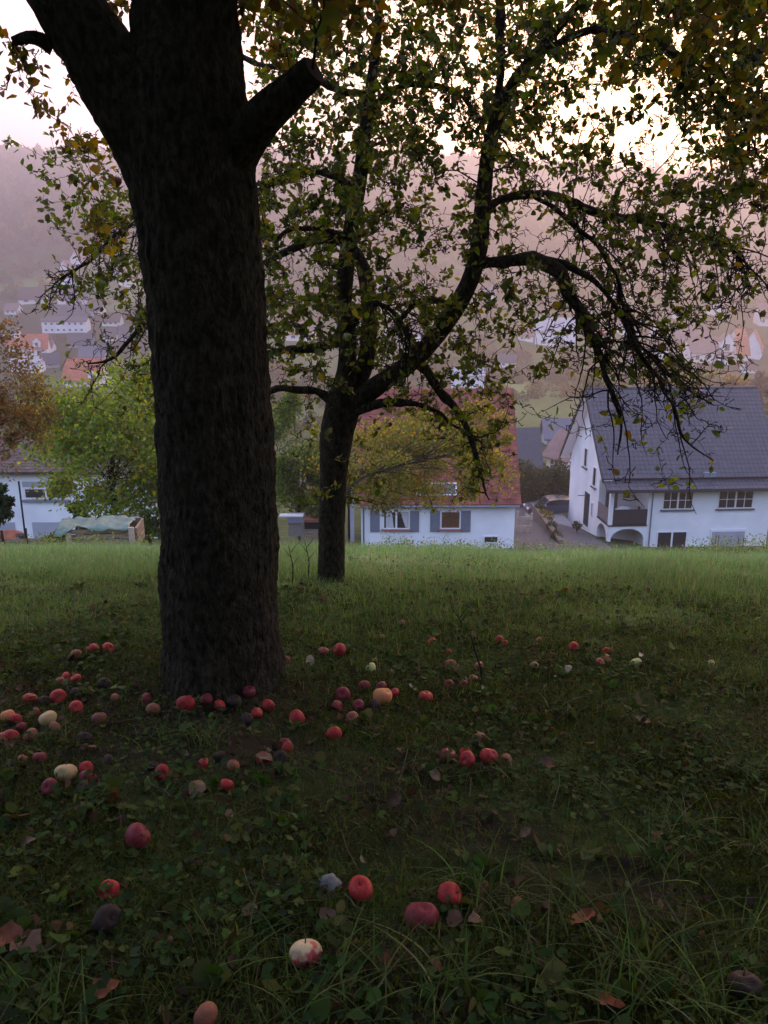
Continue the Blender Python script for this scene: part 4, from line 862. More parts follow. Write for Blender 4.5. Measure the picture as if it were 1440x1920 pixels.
# ---------- grey box, stone slabs and planter between the two trunks
GD = 24.0; g0 = P(556, 1000, GD); kg = pxm(556, 990, GD)
gb = empty('storage_box', (g0[0]-15*kg, GD, g0[2]-.1)); tag(gb, 'grey garden storage box with a light lid between the two trunks', 'storage box')
MB().box(0, 27*kg, 0, .5, 0, 38*kg).build('body', M_('grey_plastic', (.22, .20, .19), rough=.6, var=.1), gb); MB().box(-.02, 28*kg, -.04, .54, 26*kg, 38*kg).build('lid', M_('mauve_grey_lid', (.22, .21, .27), rough=.5, var=.1), gb); MB().box(-17*kg, 28*kg, -.05, .30, 38*kg+.002, 40*kg).build('shelf_top', CURT, gb)
pt = empty('planter', (P(587, 1000, GD)[0], GD+.8, g0[2]-.1)); tag(pt, 'dark planter with a pinkish rim and green plants left of the slender trunk', 'planter')
MB().box(-.35, .6, 0, .5, 0, 14*kg).build('trough', TRIM, pt); MB().box(-.42, .65, -.03, .55, 14*kg+.002, 20*kg).build('rim', SILLR, pt)
V, F, cc = blob_leaves((.1, .25, .5), (.42, .28, .3), 400, .09, [(.05, .08, .025), (.08, .11, .03)], [1, 1]); nmesh('plants', V, F, LEAFT, pt, col=cc)
sd = 32.0; s0 = P(575, 950, sd); ks = pxm(575, 940, sd)
sr = empty('shed', (s0[0]-25*ks, sd, s0[2]-.9)); tag(sr, 'small shed with a pinkish stone-coloured roof between the two trunks', 'shed')
MB().box(0, 55*ks, .6, 2.0, -1, .75).build('wall', TIMB, sr); MB().prism([(.4, .7), (2.3, 1.75), (2.3, 1.83), (.4, .78)], -.2, 60*ks, 'x').build('roof', PINKR, sr)
# ---------- trees and shrubs of the gardens
def garden_tree(label, px, py_c, D, rx_, rz_, n, size, cols, wts, py_base=1040, name='garden_tree', cat='tree', clumps=16, group=None, seed=0, bare=0, ry=None, trunk_px=None):
    c = P(px, py_c, D); k = pxm(px, py_c, D); rx_ *= k; rz_ *= k; ry = ry or rx_*.8; bp = P(trunk_px or px, py_base, D)
    zb_ = float(ground(bp[0], D)); o = empty(name, (bp[0], D, zb_)); tag(o, label, cat, group); off = np.array([bp[0], D, zb_])
    loc = c-off; parts = []; cl = []
    for i in range(clumps):
        d = unit(rng.normal(size=3)); q = d*rng.random()**.45*.84; cc_ = loc+q*np.array([rx_, ry, rz_]); r = rng.uniform(.13, .44)
        cl.append(cc_); parts.append(blob_leaves(cc_, (rx_*r, ry*r, rz_*r*.8), int(n/clumps), size, cols, wts, .15))
    V, F, cc = join(parts); nmesh('crown', V, F, LEAFT, o, col=cc)
    t0 = np.array([0, 0, -.3]); h = float(loc[2])
    pr = [limb_mesh(smooth_path([[0, 0, -.4, .02*rx_+.04], [loc[0]*.04, 0, h*.72, .014*rx_+.03], [loc[0]*.8, loc[1]*.8, h*1.0, .018]], .25), 8, .1, 3)]
    sp = smooth_path([[0, 0, -.4, .02*rx_+.04], [loc[0]*.04, 0, h*.72, .014*rx_+.03], [loc[0]*.8, loc[1]*.8, h*1.0, .018]], .25)
    for cc_ in cl:
        i = int(len(sp)*rng.uniform(.62, .95)); b = sp[i]; m_ = (b[:3]+cc_)/2+np.array([0, 0, .1*rz_]); pr.append(limb_mesh(smooth_path([[*b[:3], min(b[3]*.4, .016)], [*m_, .007], [*cc_, .003]], .25), 6, .1, i))
    V, F, _ = join(pr); nmesh('trunk', V, F, BARK, o, smooth=True); return o
YG = [(.15, .21, .04), (.22, .26, .05), (.10, .15, .035), (.29, .27, .06)]
garden_tree('bright yellow-green broadleaf tree behind the thick trunk on the left', 222, 825, 20, 182, 180, 22000, .10, YG, [4, 3, 3, 1], clumps=70)
garden_tree('orange-brown autumn tree at the left edge of the picture', -12, 725, 15, 122, 175, 9500, .06, [(.13, .075, .03), (.17, .10, .04), (.10, .08, .03), (.09, .10, .03), (.20, .09, .04)], [3, 2, 3, 2.5, .8], clumps=30)
garden_tree('autumn birch-like tree with small yellow-green leaves in front of the red roof', 755, 862, 24, 190, 112, 25000, .08, [(.20, .20, .04), (.12, .14, .03), (.28, .22, .05), (.17, .11, .04)], [4, 4, 2, 1.5], clumps=64, trunk_px=640)
garden_tree('yellow-leaved drooping tree in front of the right half of the red roof', 898, 850, 22, 80, 125, 7000, .08, [(.24, .22, .04), (.14, .15, .03), (.30, .22, .06)], [3, 3, 1], clumps=30, trunk_px=646)
garden_tree('green bushy tree filling the gap between the two trunks', 562, 860, 26, 85, 150, 12000, .10, [(.06, .10, .025), (.10, .15, .035), (.14, .17, .04)], [3, 3, 2], clumps=22)
garden_tree('thin dark green tree close behind the slender trunk', 655, 900, 27, 26, 80, 1500, .10, [(.05, .07, .02), (.09, .11, .03)], [1, 1], clumps=12)
garden_tree('dark slim conifer-like shrub in front of the white house on the left', 148, 958, 23, 25, 38, 1800, .09, [(.025, .045, .02), (.05, .08, .03)], [2, 1], clumps=12, name='garden_shrub', cat='shrub')
garden_tree('dark leafy shrub at the left edge in front of the white house', 2, 945, 18, 38, 48, 2400, .09, [(.02, .04, .015), (.04, .07, .02)], [2, 1], clumps=14, name='garden_shrub', cat='shrub')
garden_tree('loose green shrub beside the thick trunk in front of the white house', 283, 985, 19, 30, 45, 1500, .08, [(.06, .10, .025), (.10, .13, .03)], [1, 1], clumps=12, name='garden_shrub', cat='shrub')
garden_tree('low yellowish weed bush left of the compost bay', 105, 1010, 16, 35, 16, 1200, .06, [(.12, .13, .04), (.08, .10, .03)], [1, 1], clumps=10, name='weed_bush', cat='shrub')
# dark hedge beyond the yard
hd = P(1016, 880, 66); o = empty('hedge', (hd[0], 66, float(ground(hd[0], 66)))); tag(o, 'tall dark green hedge beyond the parked car', 'hedge')
pr = [blob_leaves((x, y, z), (1.1, 1.0, 1.1), 420, .22, HEDG, [3, 2, 1], .3) for x, y, z in [(rng.uniform(-2.2, 2.6), rng.uniform(-.8, .8), rng.uniform(.6, 3.4)) for _ in range(26)]]
V, F, cc = join(pr); nmesh('foliage', V, F, LEAFT, o, col=cc); MB().tube([(0, 0, -.4), (.1, 0, 2.6)], .12, 6).build('stem', TWIG, o)
for px, py, D, rx_, rz_, n, cols, lab in [(1318, 712, 150, 40, 26, 900, [(.22, .18, .05), (.15, .15, .04)], 'rounded golden-yellow tree above the dark ridge on the right'), (1378, 722, 140, 34, 22, 900, [(.28, .16, .05), (.16, .13, .04)], 'orange autumn tree above the right end of the dark ridge'), (1430, 752, 120, 42, 34, 1200, [(.09, .06, .045), (.06, .05, .03)], 'brown-purple tree right of the dark ridge'), (1432, 800, 100, 30, 40, 900, [(.10, .12, .03), (.16, .15, .04)], 'yellow-green tree below the brown-purple one at the right edge'),
    (1225, 715, 150, 46, 26, 900, [(.13, .13, .035), (.20, .12, .04)], 'ochre tree above the middle of the dark ridge'), (82, 540, 420, 11, 30, 300, [(.20, .18, .07), (.15, .14, .05)], 'slim yellow poplar on the far meadow at the left'), (1120, 722, 140, 50, 22, 800, [(.08, .09, .03), (.12, .12, .04)], 'olive tree above the left end of the dark ridge'), (1415, 715, 170, 26, 20, 500, [(.10, .06, .04), (.07, .05, .03)], 'rust-brown tree between the village and the dark ridge')]:
    garden_tree(lab, px, py, D, rx_, rz_, n, D*.0042, cols, [1]*len(cols), clumps=12, py_base=py+30, name='autumn_tree', group='trees beyond the houses')
XH = [(28, 660, 26, 10, 24, WHITE, ORAR, 'tiny white house with an orange roof left of the dormered red roof'), (205, 640, 24, 10, 22, WHITE, DARKR, 'tiny white house under the long bare twig left of the thick trunk'), (88, 660, 20, 10, 20, WHITE, PINKR, 'tiny white house just right of the dormered red-roofed house'), (178, 590, 24, 9, 20, WARMW, DARKR, 'small pale house right of the steep dark roof on the green slope'), (20, 590, 26, 9, 20, WHITE, PINKR, 'tiny pale house high at the left edge of the picture'),
 (1390, 640, 22, 10, 22, WHITE, ORAR, 'tiny white house with orange roof above the narrow pale house on the right'), (1280, 600, 24, 9, 20, WARMW, PINKR, 'tiny pale house above the plain pinkish roof on the right'), (1225, 665, 18, 9, 18, WHITE, BRNR, 'tiny white house between the two red gables on the right'), (1120, 640, 28, 12, 24, WHITE, ORAR, 'small white house right of the large grey one behind the drooping branch'), (1100, 590, 26, 9, 20, WARMW, DARKR, 'small pale house up the slope behind the drooping branch'), (985, 640, 30, 11, 24, WHITE, PINKR, 'small white house left of the large grey one behind the drooping branch'), (1410, 700, 24, 10, 22, WHITE, BRNR, 'tiny white house just above the orange tree on the right'), (950, 690, 30, 12, 24, WHITE, DARKR, 'small white house right of the one with the open porch')]
for a, b, w, h1, h2, wm, rm, lb in XH: far_house(a, b, w, h1, h2, wm, rm, lb, R_(rng.uniform(-25, 25)), .8, 2)
MB().tube([(L_+.1, -1.02, 0), (L_+.1, -1.02, topw-.1)], .05).tube([(bx+.25, -.06, 0), (bx+.25, -.06, topw-.1)], .045).build('downpipe', SHUT, rh)
# far woods and village greenery: one uncountable mass, with unseen shading foliage behind the camera
hp = [np.array(o.location) for o in C.objects if o.name.startswith('house') and o.type == 'EMPTY']
hp = np.array([[h[0], h[1]] for h in hp]); PP = []; RR = []; CC = []
def scatter(n, xr, yr, rr, ok):
    m = 0
    while m < n:
        y = rng.uniform(*yr); x = rng.uniform(-.62*y, .62*y)+0*rng.uniform(*xr)
        if not ok(x, y): continue
        d = np.abs(hp-np.array([x, y])); 
        if len(d) and ((d[:, 0] < 8+y*.006) & ((hp[:, 1]-y) > -10) & ((hp[:, 1]-y) < 6+y*.045)).any(): continue
        PP.append((x, y, float(ground(x, y)))); RR.append(rng.uniform(*rr)); m += 1
scatter(900, (0, 0), (100, 250), (.8, 2.6), lambda x, y: n2(np.array([x]), np.array([y]), .03, 77)[0] > -.05)
scatter(1300, (0, 0), (250, 520), (1.4, 4.2), lambda x, y: n2(np.array([x]), np.array([y]), .02, 78)[0] > -.25)
nv = len(PP)
nf = len(PP)
for _ in range(230):  # unseen foliage added behind the camera to darken the foreground
    PP.append((rng.uniform(-16, 16), rng.uniform(-14, -7), 0)); RR.append(rng.uniform(1.2, 2.2)); PP[-1] = (PP[-1][0], PP[-1][1], float(ground(PP[-1][0], PP[-1][1]))+rng.uniform(0, 5))
scatter(2600, (0, 0), (500, 980), (5, 11), lambda x, y: y-.3*max(0, x) > 490)
PP = np.array(PP); RR = np.array(RR); parts = []
for i in range(len(PP)):
    far_ = i >= nf+230; k = 26 if far_ else 110
    d = unit(rng.normal(size=(k, 3))); d[:, 2] = np.abs(d[:, 2])*1.0-.15; r = RR[i]; q = PP[i]+d*np.array([r, r, r*(1.5 if far_ else 1.3)])*(.55+.45*rng.random((k, 1)))
    base = np.array([(.030, .044, .020), (.05, .06, .025), (.08, .062, .03), (.038, .052, .022), (.10, .085, .03)][rng.integers(5)])
    parts.append(leaf_arrays(q, unit(d+.8*rng.normal(size=(k, 3))), np.full(k, r*(.75 if far_ else .3)), np.repeat(base[None]*(.8+.4*rng.random()), k, 0)*(1+.15*rng.normal(size=(k, 1))).clip(.5, 1.6)))
V, F, cc = join(parts); tag(nmesh('woodland_and_shade_clumps', V, F, LEAFT, col=cc.clip(.005, 1)), kind='stuff')
# ================================================================== fallen apples on the ground
G = 'windfall apples on the ground'
AP = [  # px, py (centre), width in px, kind, mesh variant, label, label or None
(113,1279,21,'brown',1,'brownish apple touching the lower left of the small red pair'),(140,1301,22,'rot',3,'rotten apple above the bright red one at the left'),(157,1378,30,'rot',0,'large rotten apple on bare soil left of the left grass tuft'),(83,1312,22,'rot',1,'dark rotten apple between the two red ones at the left'),(353,1293,20,'dark',2,'dull apple behind the row touching the trunk foot'),(64,1334,22,'dark',4,'dull apple below the lone red one at the left'),(217,1311,20,'brown',0,'small brown apple on the bare soil halfway to the trunk'),(413,1421,20,'rot',3,'small rotten apple right of the half sunk red one'),(30,1352,22,'red',2,'red apple touching the right side of the orange-red one at the left edge'),
(55,1304,26,'red',0,'red apple alone at the left, level with the foot of the thick trunk'),(108,1302,31,'red',1,'larger red apple in the left middle of the windfall patch, under the small pair'),(142,1322,27,'red',2,'bright red apple just below right of the larger red one at the left'),
(123,1265,20,'red',3,'left apple of the small red pair left of the trunk foot'),(142,1268,22,'red',4,'right apple of the small red pair left of the trunk foot'),(15,1343,27,'orange',0,'orange-red apple at the left edge above the heap'),(20,1377,30,'red',1,'front red apple of the heap at the left edge'),
(57,1372,32,'brown',2,'brownish red apple at the right of the left-edge heap'),(40,1362,20,'dark',3,'small dark apple tucked into the left-edge heap'),(90,1350,32,'cream',1,'yellow apple beside the left-edge heap'),(103,1366,22,'brown',0,'brown apple pushed against the yellow one'),
(4,1383,25,'pink',4,'pinkish apple cut by the left edge of the picture'),(185,1342,27,'brown',5,'brown pecked apple with a dark hole left of the grass tufts'),(195,1277,26,'rot',1,'black rotten apple on the bare soil left of the trunk'),
(165,1215,14,'red',2,'smallest apple of the far left cluster'),(177,1218,24,'red',0,'middle red apple of the far left cluster'),(202,1218,22,'red',3,'right red apple of the far left cluster'),(143,1228,22,'brown',4,'dull apple at the left of the far left cluster'),
(274,1305,24,'dark',1,'dull red apple near the left side of the trunk foot'),(287,1329,27,'brown',0,'orange-brown apple above the left grass tuft'),(348,1322,34,'red',2,'largest red apple directly in front of the trunk foot'),(363,1308,22,'red',3,'small red apple behind the largest one at the trunk foot'),
(387,1312,26,'dark',4,'dark red apple touching the trunk foot'),(412,1325,22,'red',0,'small red apple in front of the trunk foot, right of the dark one'),(440,1318,26,'rot',2,'rotten dark apple at the right of the trunk foot'),(467,1302,25,'dark',3,'dark red apple at the right corner of the trunk foot'),
(481,1335,23,'red',1,'bright red apple in front of the right corner of the trunk'),(502,1322,25,'red',4,'red apple just right of the trunk'),(462,1346,24,'rot',0,'rotten apple in front of the bright red one by the trunk'),(75,1420,25,'dark',2,'dull red apple above the big cream apple at the left'),
(123,1447,38,'cream',6,'big cream-yellow apple at the left with a brown bruise'),(93,1471,34,'dark',0,'crimson apple touching the lower left of the big cream apple'),(161,1436,25,'red',1,'red apple at the upper right of the big cream apple'),(164,1454,31,'dark',3,'purplish apple at the right of the big cream apple'),
(155,1474,24,'rot',4,'rotten apple below the purplish one'),(305,1448,33,'red',0,'red apple alone below the left grass tuft'),(383,1432,25,'red',2,'red apple half sunk in leaves in the middle left'),(425,1471,28,'red',3,'bright red apple beside a long dry straw'),
(437,1440,24,'brown',1,'brown apple among clover in the middle left'),(202,1423,24,'rot',3,'rotten apple in the dark bare patch at the left'),(287,1438,22,'rot',2,'rotten apple touching the lone red one below the tuft'),(20,1437,18,'rot',0,'small grey apple near the left edge'),(43,1423,20,'brown',4,'yellow-brown apple near the left edge'),(383,1474,24,'rot',1,'soft rotten apple left of the bright red one'),
(607,1221,21,'pink',0,'left one of the two pinkish apples right of the trunk'),(637,1223,25,'red',1,'right one of the two pinkish apples right of the trunk'),(695,1253,22,'green',2,'pale green-yellow apple standing out behind the orange one'),(732,1228,18,'brown',3,'dark brownish apple in the grass behind the pale green one'),
(810,1201,18,'red',4,'red apple in the grass farther right'),(842,1222,14,'red',0,'little red apple right of the dark brownish one'),(845,1245,22,'brown',1,'brown apple below the little red one'),(717,1193,14,'brown',2,'tiny brown apple far back behind the pale green one'),
(683,1282,22,'dark',3,'dark red apple left above the orange one'),(715,1284,22,'dark',4,'red apple hidden behind the orange one'),(717,1303,38,'orange',5,'large orange apple, brightest of the windfalls'),(740,1297,19,'red',0,'small red apple touching the right of the orange one'),
(643,1298,30,'dark',1,'large dark red apple left of the orange one'),(632,1323,24,'dark',2,'dark red apple in the front left of the orange one'),(672,1322,23,'dark',0,'dark red apple directly left below the orange one'),(687,1336,18,'red',4,'small bright red apple below the orange one'),
(661,1346,24,'pink',3,'pinkish brown apple lowest in the group of the orange one'),(703,1320,26,'rot',1,'black rotten apple under the orange one'),(799,1305,25,'red',2,'red apple with a pale leaf at its left'),(556,1343,31,'red',0,'red apple with an orange cheek right of the trunk'),
(627,1375,30,'red',4,'round magenta-red apple alone in front of the group'),(493,1415,27,'dark',1,'red apple at the left of the three in the middle'),(539,1403,24,'red',2,'bright red apple in the leaves of the middle'),(534,1391,20,'dark',3,'small dark apple behind the bright red one in the middle'),(527,1419,28,'rot',0,'rotten apple beneath the bright red one in the middle'),
(840,1408,32,'dark',4,'dull red apple at the left of the right-hand group'),(873,1408,25,'red',1,'red apple at the back of the right-hand group'),(876,1426,32,'red',0,'red apple at the front of the right-hand group'),(916,1422,34,'red',5,'red apple with a brown hole in the right-hand group'),
(899,1386,26,'brown',2,'brownish red apple set back in the right-hand group'),(948,1423,27,'brown',3,'brown apple at the right of the right-hand group'),(870,1282,18,'dark',0,'dull apple left of the thin dead stem'),(842,1283,18,'dark',1,'dull red apple in grass left of the thin dead stem'),(888,1272,20,'brown',4,'brownish apple right beside the thin dead stem'),(898,1248,18,'pink',2,'pinkish apple behind the thin dead stem'),
(937,1198,18,'red',3,'red apple in the longer grass right of the middle'),(947,1208,12,'red',1,'tiny red apple beside the one in the longer grass'),(733,1257,14,'brown',0,'tiny brown apple right of the pale green one'),(535,1240,18,'dark',4,'dark red apple at the right side of the trunk'),(753,1168,14,'brown',2,'small brown apple farthest back in the meadow'),
(1075,1214,20,'red',0,'red apple alone in the grass at the right'),(1137,1220,16,'red',3,'topmost red apple of the three at the right'),(1137,1231,18,'pink',1,'middle apple of the three at the right'),(1124,1239,18,'pink',2,'pinkish tan apple lowest of the three at the right'),(1193,1239,20,'green',4,'greenish apple at the right beside a yellow leaf'),
(1002,1246,16,'cream',3,'pale apple in the short grass right of the middle'),(1010,1202,12,'brown',2,'tiny brownish apple behind the pale one'),(1333,1244,13,'cream',0,'small pale apple farthest to the right'),
(258,1569,52,'dark',1,'large red apple with a purple and orange cheek in the lower left'),(205,1665,40,'red',0,'bright red apple in the lower left between clover leaves'),(200,1722,50,'rot',2,'big black rotten apple under the bright red one in the lower left'),
(677,1673,47,'red',3,'shiny red apple right of the pale stone'),(790,1705,62,'dark',5,'largest dark red apple with a deep stalk hollow in the lower middle'),(842,1676,48,'red',4,'red apple behind the largest dark one in the lower middle'),(574,1785,58,'blush',6,'cream apple with a red cheek at the bottom middle'),
(387,1912,50,'brown',1,'brown apple cut by the bottom edge of the picture'),(1397,1840,60,'rot',5,'dark rotten apple in the lower right corner'),(970,1697,28,'brown',2,'brown apple half buried in grass right of the lower red ones')]
foot = []
for a, b, w, kind, v, lab in AP:
    g = gp(a, b+w*.42); dia = w*pxm(a, b, g[1])*1.02; z = float(ground(g[0], g[1])+fine(g[0], g[1]))
    o = apple((g[0], g[1]+dia*.1, z+dia*random.uniform(.20, .34)+.002), dia, kind, lab, v, stem=w > 36, group=G, tilt=(-.55+random.uniform(-.2, .2), random.uniform(-.3, .3), random.uniform(-.5, .5)) if v >= 5 else None); foot.append((g[0], g[1], dia))
foot = np.array(foot)
# pale stone
g = gp(620, 1675); st_ = MB().lump((0, 0, 0), (.030, .026, .022), 4, 14, 10, .28).build('stone', mat('pale_stone', (.16, .17, .16), rough=.8, var=.4, scale=30)); st_.location = (g[0], g[1], float(ground(g[0], g[1]))+.024); tag(st_, 'small pale grey stone in the lower middle, left of the shiny red apple', 'stone')
# ------------------------------------------------------------------ fallen leaves
def dead_leaf(px, py, w, colr, label, group=None, seed=0):
    g = gp(px, py); L = w*pxm(px, py, g[1]); n = 7; m_ = 4; V = []; r = random.Random(seed)
    cu = r.uniform(.2, .5)
    for i in range(n):
        t = i/(n-1); hw_ = .40*math.sin(math.pi*min(1, t*.96+.03))**.75*(1+.12*math.sin(i*2.3+seed))
        for j in range(-m_//2, m_//2+1):
            s_ = j/(m_/2); V.append((s_*hw_*L, (t-.5)*L, L*(cu*.5*(s_**2)*hw_*2+.16*math.sin(t*3+seed)+.05*r.uniform(-1, 1))))
    k = m_+1; mb = MB().add(V, [(i*k+j, i*k+j+1, (i+1)*k+j+1, (i+1)*k+j) for i in range(n-1) for j in range(m_)]); mb.tube([(0, -.5*L, .02*L), (0, -.62*L, .05*L), (.03*L, -.75*L, .03*L)], .012*L, 5)
    o = mb.build('fallen_leaf', colr, None, True); o.location = (g[0], g[1], float(ground(g[0], g[1]))+.024); o.rotation_euler = (r.uniform(.15, .6), r.uniform(-.5, .5), r.uniform(0, 6.28)); tag(o, label, 'leaf', group); return o
DL = {'brown': mat('brown_dead_leaf', (.085, .045, .025), rough=.7, var=.4, scale=40), 'tan': mat('tan_dead_leaf', (.15, .095, .055), rough=.7, var=.35, scale=40), 'pale': mat('pale_dead_leaf', (.32, .27, .18), rough=.7, var=.3, scale=40), 'rust': mat('rust_dead_leaf', (.17, .05, .02), rough=.7, var=.35, scale=40)}
LV = [(57,1597,30,'tan','light tan leaf at the left edge of the lower ground'),(55,1790,70,'brown','large brown leaf at the lower left edge'),(20,1772,60,'rust','rust-red leaf at the far lower left'),(615,1733,38,'tan','tan curled leaf above the cream and red apple'),(607,1687,26,'brown','narrow brown leaf under the pale stone'),(718,1822,42,'rust','rust-brown leaf in the bottom middle'),(850,1740,36,'brown','yellow-brown leaf under the largest dark red apple'),(890,1743,32,'tan','round tan leaf right of the largest dark red apple'),(1205,1360,30,'tan','tan leaf lying alone on the right-hand lawn'),(1240,1368,22,'brown','small brown leaf beside the lone tan leaf on the right'),
(717,1515,28,'tan','left one of two pale leaves in the middle of the lower lawn'),(742,1513,28,'brown','right one of two pale leaves in the middle of the lower lawn'),(815,1467,26,'tan','light leaf below the right-hand apple group'),(370,1492,40,'tan','long tan leaf below the soft rotten apple'),(495,1432,34,'tan','tan leaf under the three middle apples'),(900,1302,22,'pale','pale leaf near the thin dead stem'),(775,1297,20,'pale','whitish leaf left of the lone red apple'),(581,1247,22,'pale','whitish leaf between trunk and pinkish apples'),(1065,1263,18,'pale','pale leaf in the right-hand grass above two others'),(1045,1280,18,'tan','tan leaf in the right-hand grass below the pale one'),
(1022,1445,34,'brown','brown leaf right of the right-hand apple group'),(1090,1735,60,'rust','rust-brown leaf in the lower right lawn'),(470,1722,36,'tan','upright tan leaf in the lower middle left'),(440,1822,30,'brown','brown leaf left of the bottom cream apple'),(985,1575,24,'tan','tan leaf in the right lower lawn near clover'),(1235,1582,24,'rust','reddish leaf in the long grass at the right'),(200,1880,60,'rust','dark rust leaf at the bottom left'),(1140,1900,60,'rust','dark rust leaf at the bottom edge on the right'),(562,1108,30,'rust','rust leaves lying at the foot of the slender trunk'),(975,1130,22,'brown','brown leaf in the sunken spot of the meadow'),(1205,1241,24,'pale','yellow leaf beside the greenish apple'),(815,1830,34,'brown','brown leaf on the dark clover at the bottom')]
for i, (a, b, w, k, lab) in enumerate(LV): dead_leaf(a, b, w, DL[k], lab, None, i)
# litter, clover, moss, grass: uncountable
def scat(n, y0, y1, dens=None, margin=1.08):
    out = np.zeros((0, 2))
    while len(out) < n:
        m = n*2; y = y0+(y1-y0)*rng.random(m); hwid = .62*y+1.9; x = rng.uniform(-1, 1, m)*(.62*y1+1.9); ok = np.abs(x) < hwid*(.72+.28*rng.random(m))
        if dens is not None: ok &= rng.random(m) < dens(x, y)
        out = np.vstack([out, np.stack([x[ok], y[ok]], 1)])
    return out[:n]
def gz(x, y): return ground(x, y)+fine(x, y)
def bareness(x, y): return np.exp(-(((x+.95)/1.35)**2+((y-3.1)/.62)**2))
p = scat(6800, .6, 7.5, lambda x, y: .35+.65*bareness(x, y)); n = len(p); z = gz(p[:, 0], p[:, 1])+.008+.012*rng.random(n)
d = unit(rng.normal(size=(n, 3))*np.array([1, 1, .25])); V, F, cc = leaf_arrays(np.column_stack([p, z]), d, rng.uniform(.015, .042, n), palette(n, [(.07, .04, .025), (.12, .075, .045), (.035, .025, .018), (.18, .14, .09)], [4, 2, 4, .5]), fold=.2)
tag(nmesh('leaf_litter', V, F, leafmat('litter_leaf', .1, .8, .1), col=cc), kind='stuff')
# clover / ground ivy: rounded leaves on short stalks, in patches
def patch(x, y, s=2.2, seed=5, lo=.0): return (n2(x, y, s, seed, 2)*.9+.5-lo).clip(0.02, 1)
p = scat(14500, .5, 5.2, lambda x, y: patch(x, y, 2.6, 5, .25)*(1-.5*bareness(x, y))*np.clip(1.5-.22*y, .1, 1)); n = len(p); z = gz(p[:, 0], p[:, 1])+rng.uniform(.008, .045, n)
sz = rng.uniform(.008, .024, n)*np.clip(1.3-.1*p[:, 1], .6, 1.3); a = rng.random(n)*6.28; tilt = rng.normal(size=(n, 2))*.35; nn = unit(np.column_stack([tilt, np.ones(n)])); t1 = unit(np.cross(nn, np.column_stack([np.cos(a), np.sin(a), np.zeros(n)]))); t2 = np.cross(nn, t1)
K = 7; ang = np.array([0, .75, 1.5, 2.4, 3.9, 4.8, 5.55]); rad = np.array([.35, 1, 1.05, 1.0, 1.0, 1.05, 1]); c3 = np.column_stack([p, z])
V = [c3]+[c3+sz[:, None]*.62*rad[k]*(np.cos(ang[k])*t1+np.sin(ang[k])*t2)+nn*(sz[:, None]*.14) for k in range(K)]; V = np.stack(V, 1).reshape(-1, 3); b = (np.arange(n)*8)[:, None]
F = np.concatenate([b+np.array([0, 1, 2, 3]), b+np.array([0, 3, 4, 5]), b+np.array([0, 5, 6, 7]), ]); cc = np.repeat(palette(n, [(.030, .060, .015), (.042, .074, .018), (.065, .085, .020), (.022, .040, .014)], [3, 3, 1, 3]), 8, 0)
tag(nmesh('clover', V, F, leafmat('clover_leaf', .2, .75, .08), col=cc), kind='stuff')
# broad low leaves (docks, seedlings) in loose rosettes
q = scat(800, .6, 5.5, lambda x, y: patch(x, y, 1.9, 65, .1)); i = np.repeat(np.arange(800), 7); n = len(i); a = rng.random(n)*6.28; L = rng.uniform(.018, .05, n); z = gz(q[i, 0], q[i, 1])+rng.uniform(.012, .03, n)
V, F, cc = leaf_arrays(np.column_stack([q[i]+rng.normal(size=(n, 2))*.012, z]), np.column_stack([np.cos(a), np.sin(a), rng.uniform(-.1, .45, n)]), L, palette(n, [(.035, .065, .016), (.055, .085, .02), (.08, .085, .025), (.07, .045, .02)], [3, 3, 1.5, .8]), width=.42)
tag(nmesh('ground_ivy', V, F, leafmat('ground_ivy_leaf', .25, .65, .1), col=cc), kind='stuff')
# moss: masses of tiny leaflets giving the cushions a nap
p = scat(340000, .5, 5.4, lambda x, y: patch(x, y, 1.7, 15, -.15)*np.clip(1.7-.26*y, .05, 1)*(1-.75*bareness(x, y))); n = len(p); z = gz(p[:, 0], p[:, 1])+rng.uniform(-.004, .014, n)
V, F, cc = leaf_arrays(np.column_stack([p, z]), unit(rng.normal(size=(n, 3))+np.array([0, 0, .9])), rng.uniform(.007, .018, n), palette(n, [(.048, .062, .012), (.085, .088, .016), (.030, .044, .011), (.042, .030, .013)], [4, 2, 3, 1.0]), width=.22)
tag(nmesh('moss', V, F, leafmat('moss_leaf', .2, .8, .1), col=cc), kind='stuff')
def blades(p, h, w, lean, cols, wts, lev=4, droop=1.0):
    n = len(p); z = gz(p[:, 0], p[:, 1])-.004; az = rng.random(n)*6.28; dirv = np.column_stack([np.cos(az), np.sin(az), np.zeros(n)]); sidev = np.column_stack([-np.sin(az), np.cos(az), np.zeros(n)])
    c0 = np.column_stack([p, z]); V = []
    for i in range(lev):
        t = i/(lev-1); ww = w*(1-t**1.6)*.5+.0002; ce = c0+dirv*(lean*h*t**1.8)[:, None]+np.array([0, 0, 1.])*(h*(t-droop*lean*.38*t**2.6))[:, None]
        V += [ce-sidev*ww[:, None] if hasattr(ww, '__len__') else ce-sidev*ww, ce+sidev*ww[:, None] if hasattr(ww, '__len__') else ce+sidev*ww]
    V = np.stack(V, 1).reshape(-1, 3); b = (np.arange(n)*2*lev)[:, None]
    F = np.concatenate([b+np.array([2*i, 2*i+1, 2*i+3, 2*i+2]) for i in range(lev-1)]); return V, F, np.repeat(palette(n, cols, wts), 2*lev, 0)
GC = [(.055, .10, .022), (.08, .13, .03), (.11, .15, .04), (.14, .13, .05)]
parts = []
# near: sparse fine blades and tufts
p = scat(135000, .5, 6.0, lambda x, y: (.25+.75*patch(x, y, 1.5, 25))*(1-.85*bareness(x, y))); n = len(p); parts.append(blades(p, rng.uniform(.02, .07, n), rng.uniform(.0015, .003, n), rng.uniform(.2, 1.3, n), [(.045, .08, .018), (.07, .10, .022), (.035, .055, .016), (.12, .10, .05)], [4, 3, 3, .6]))
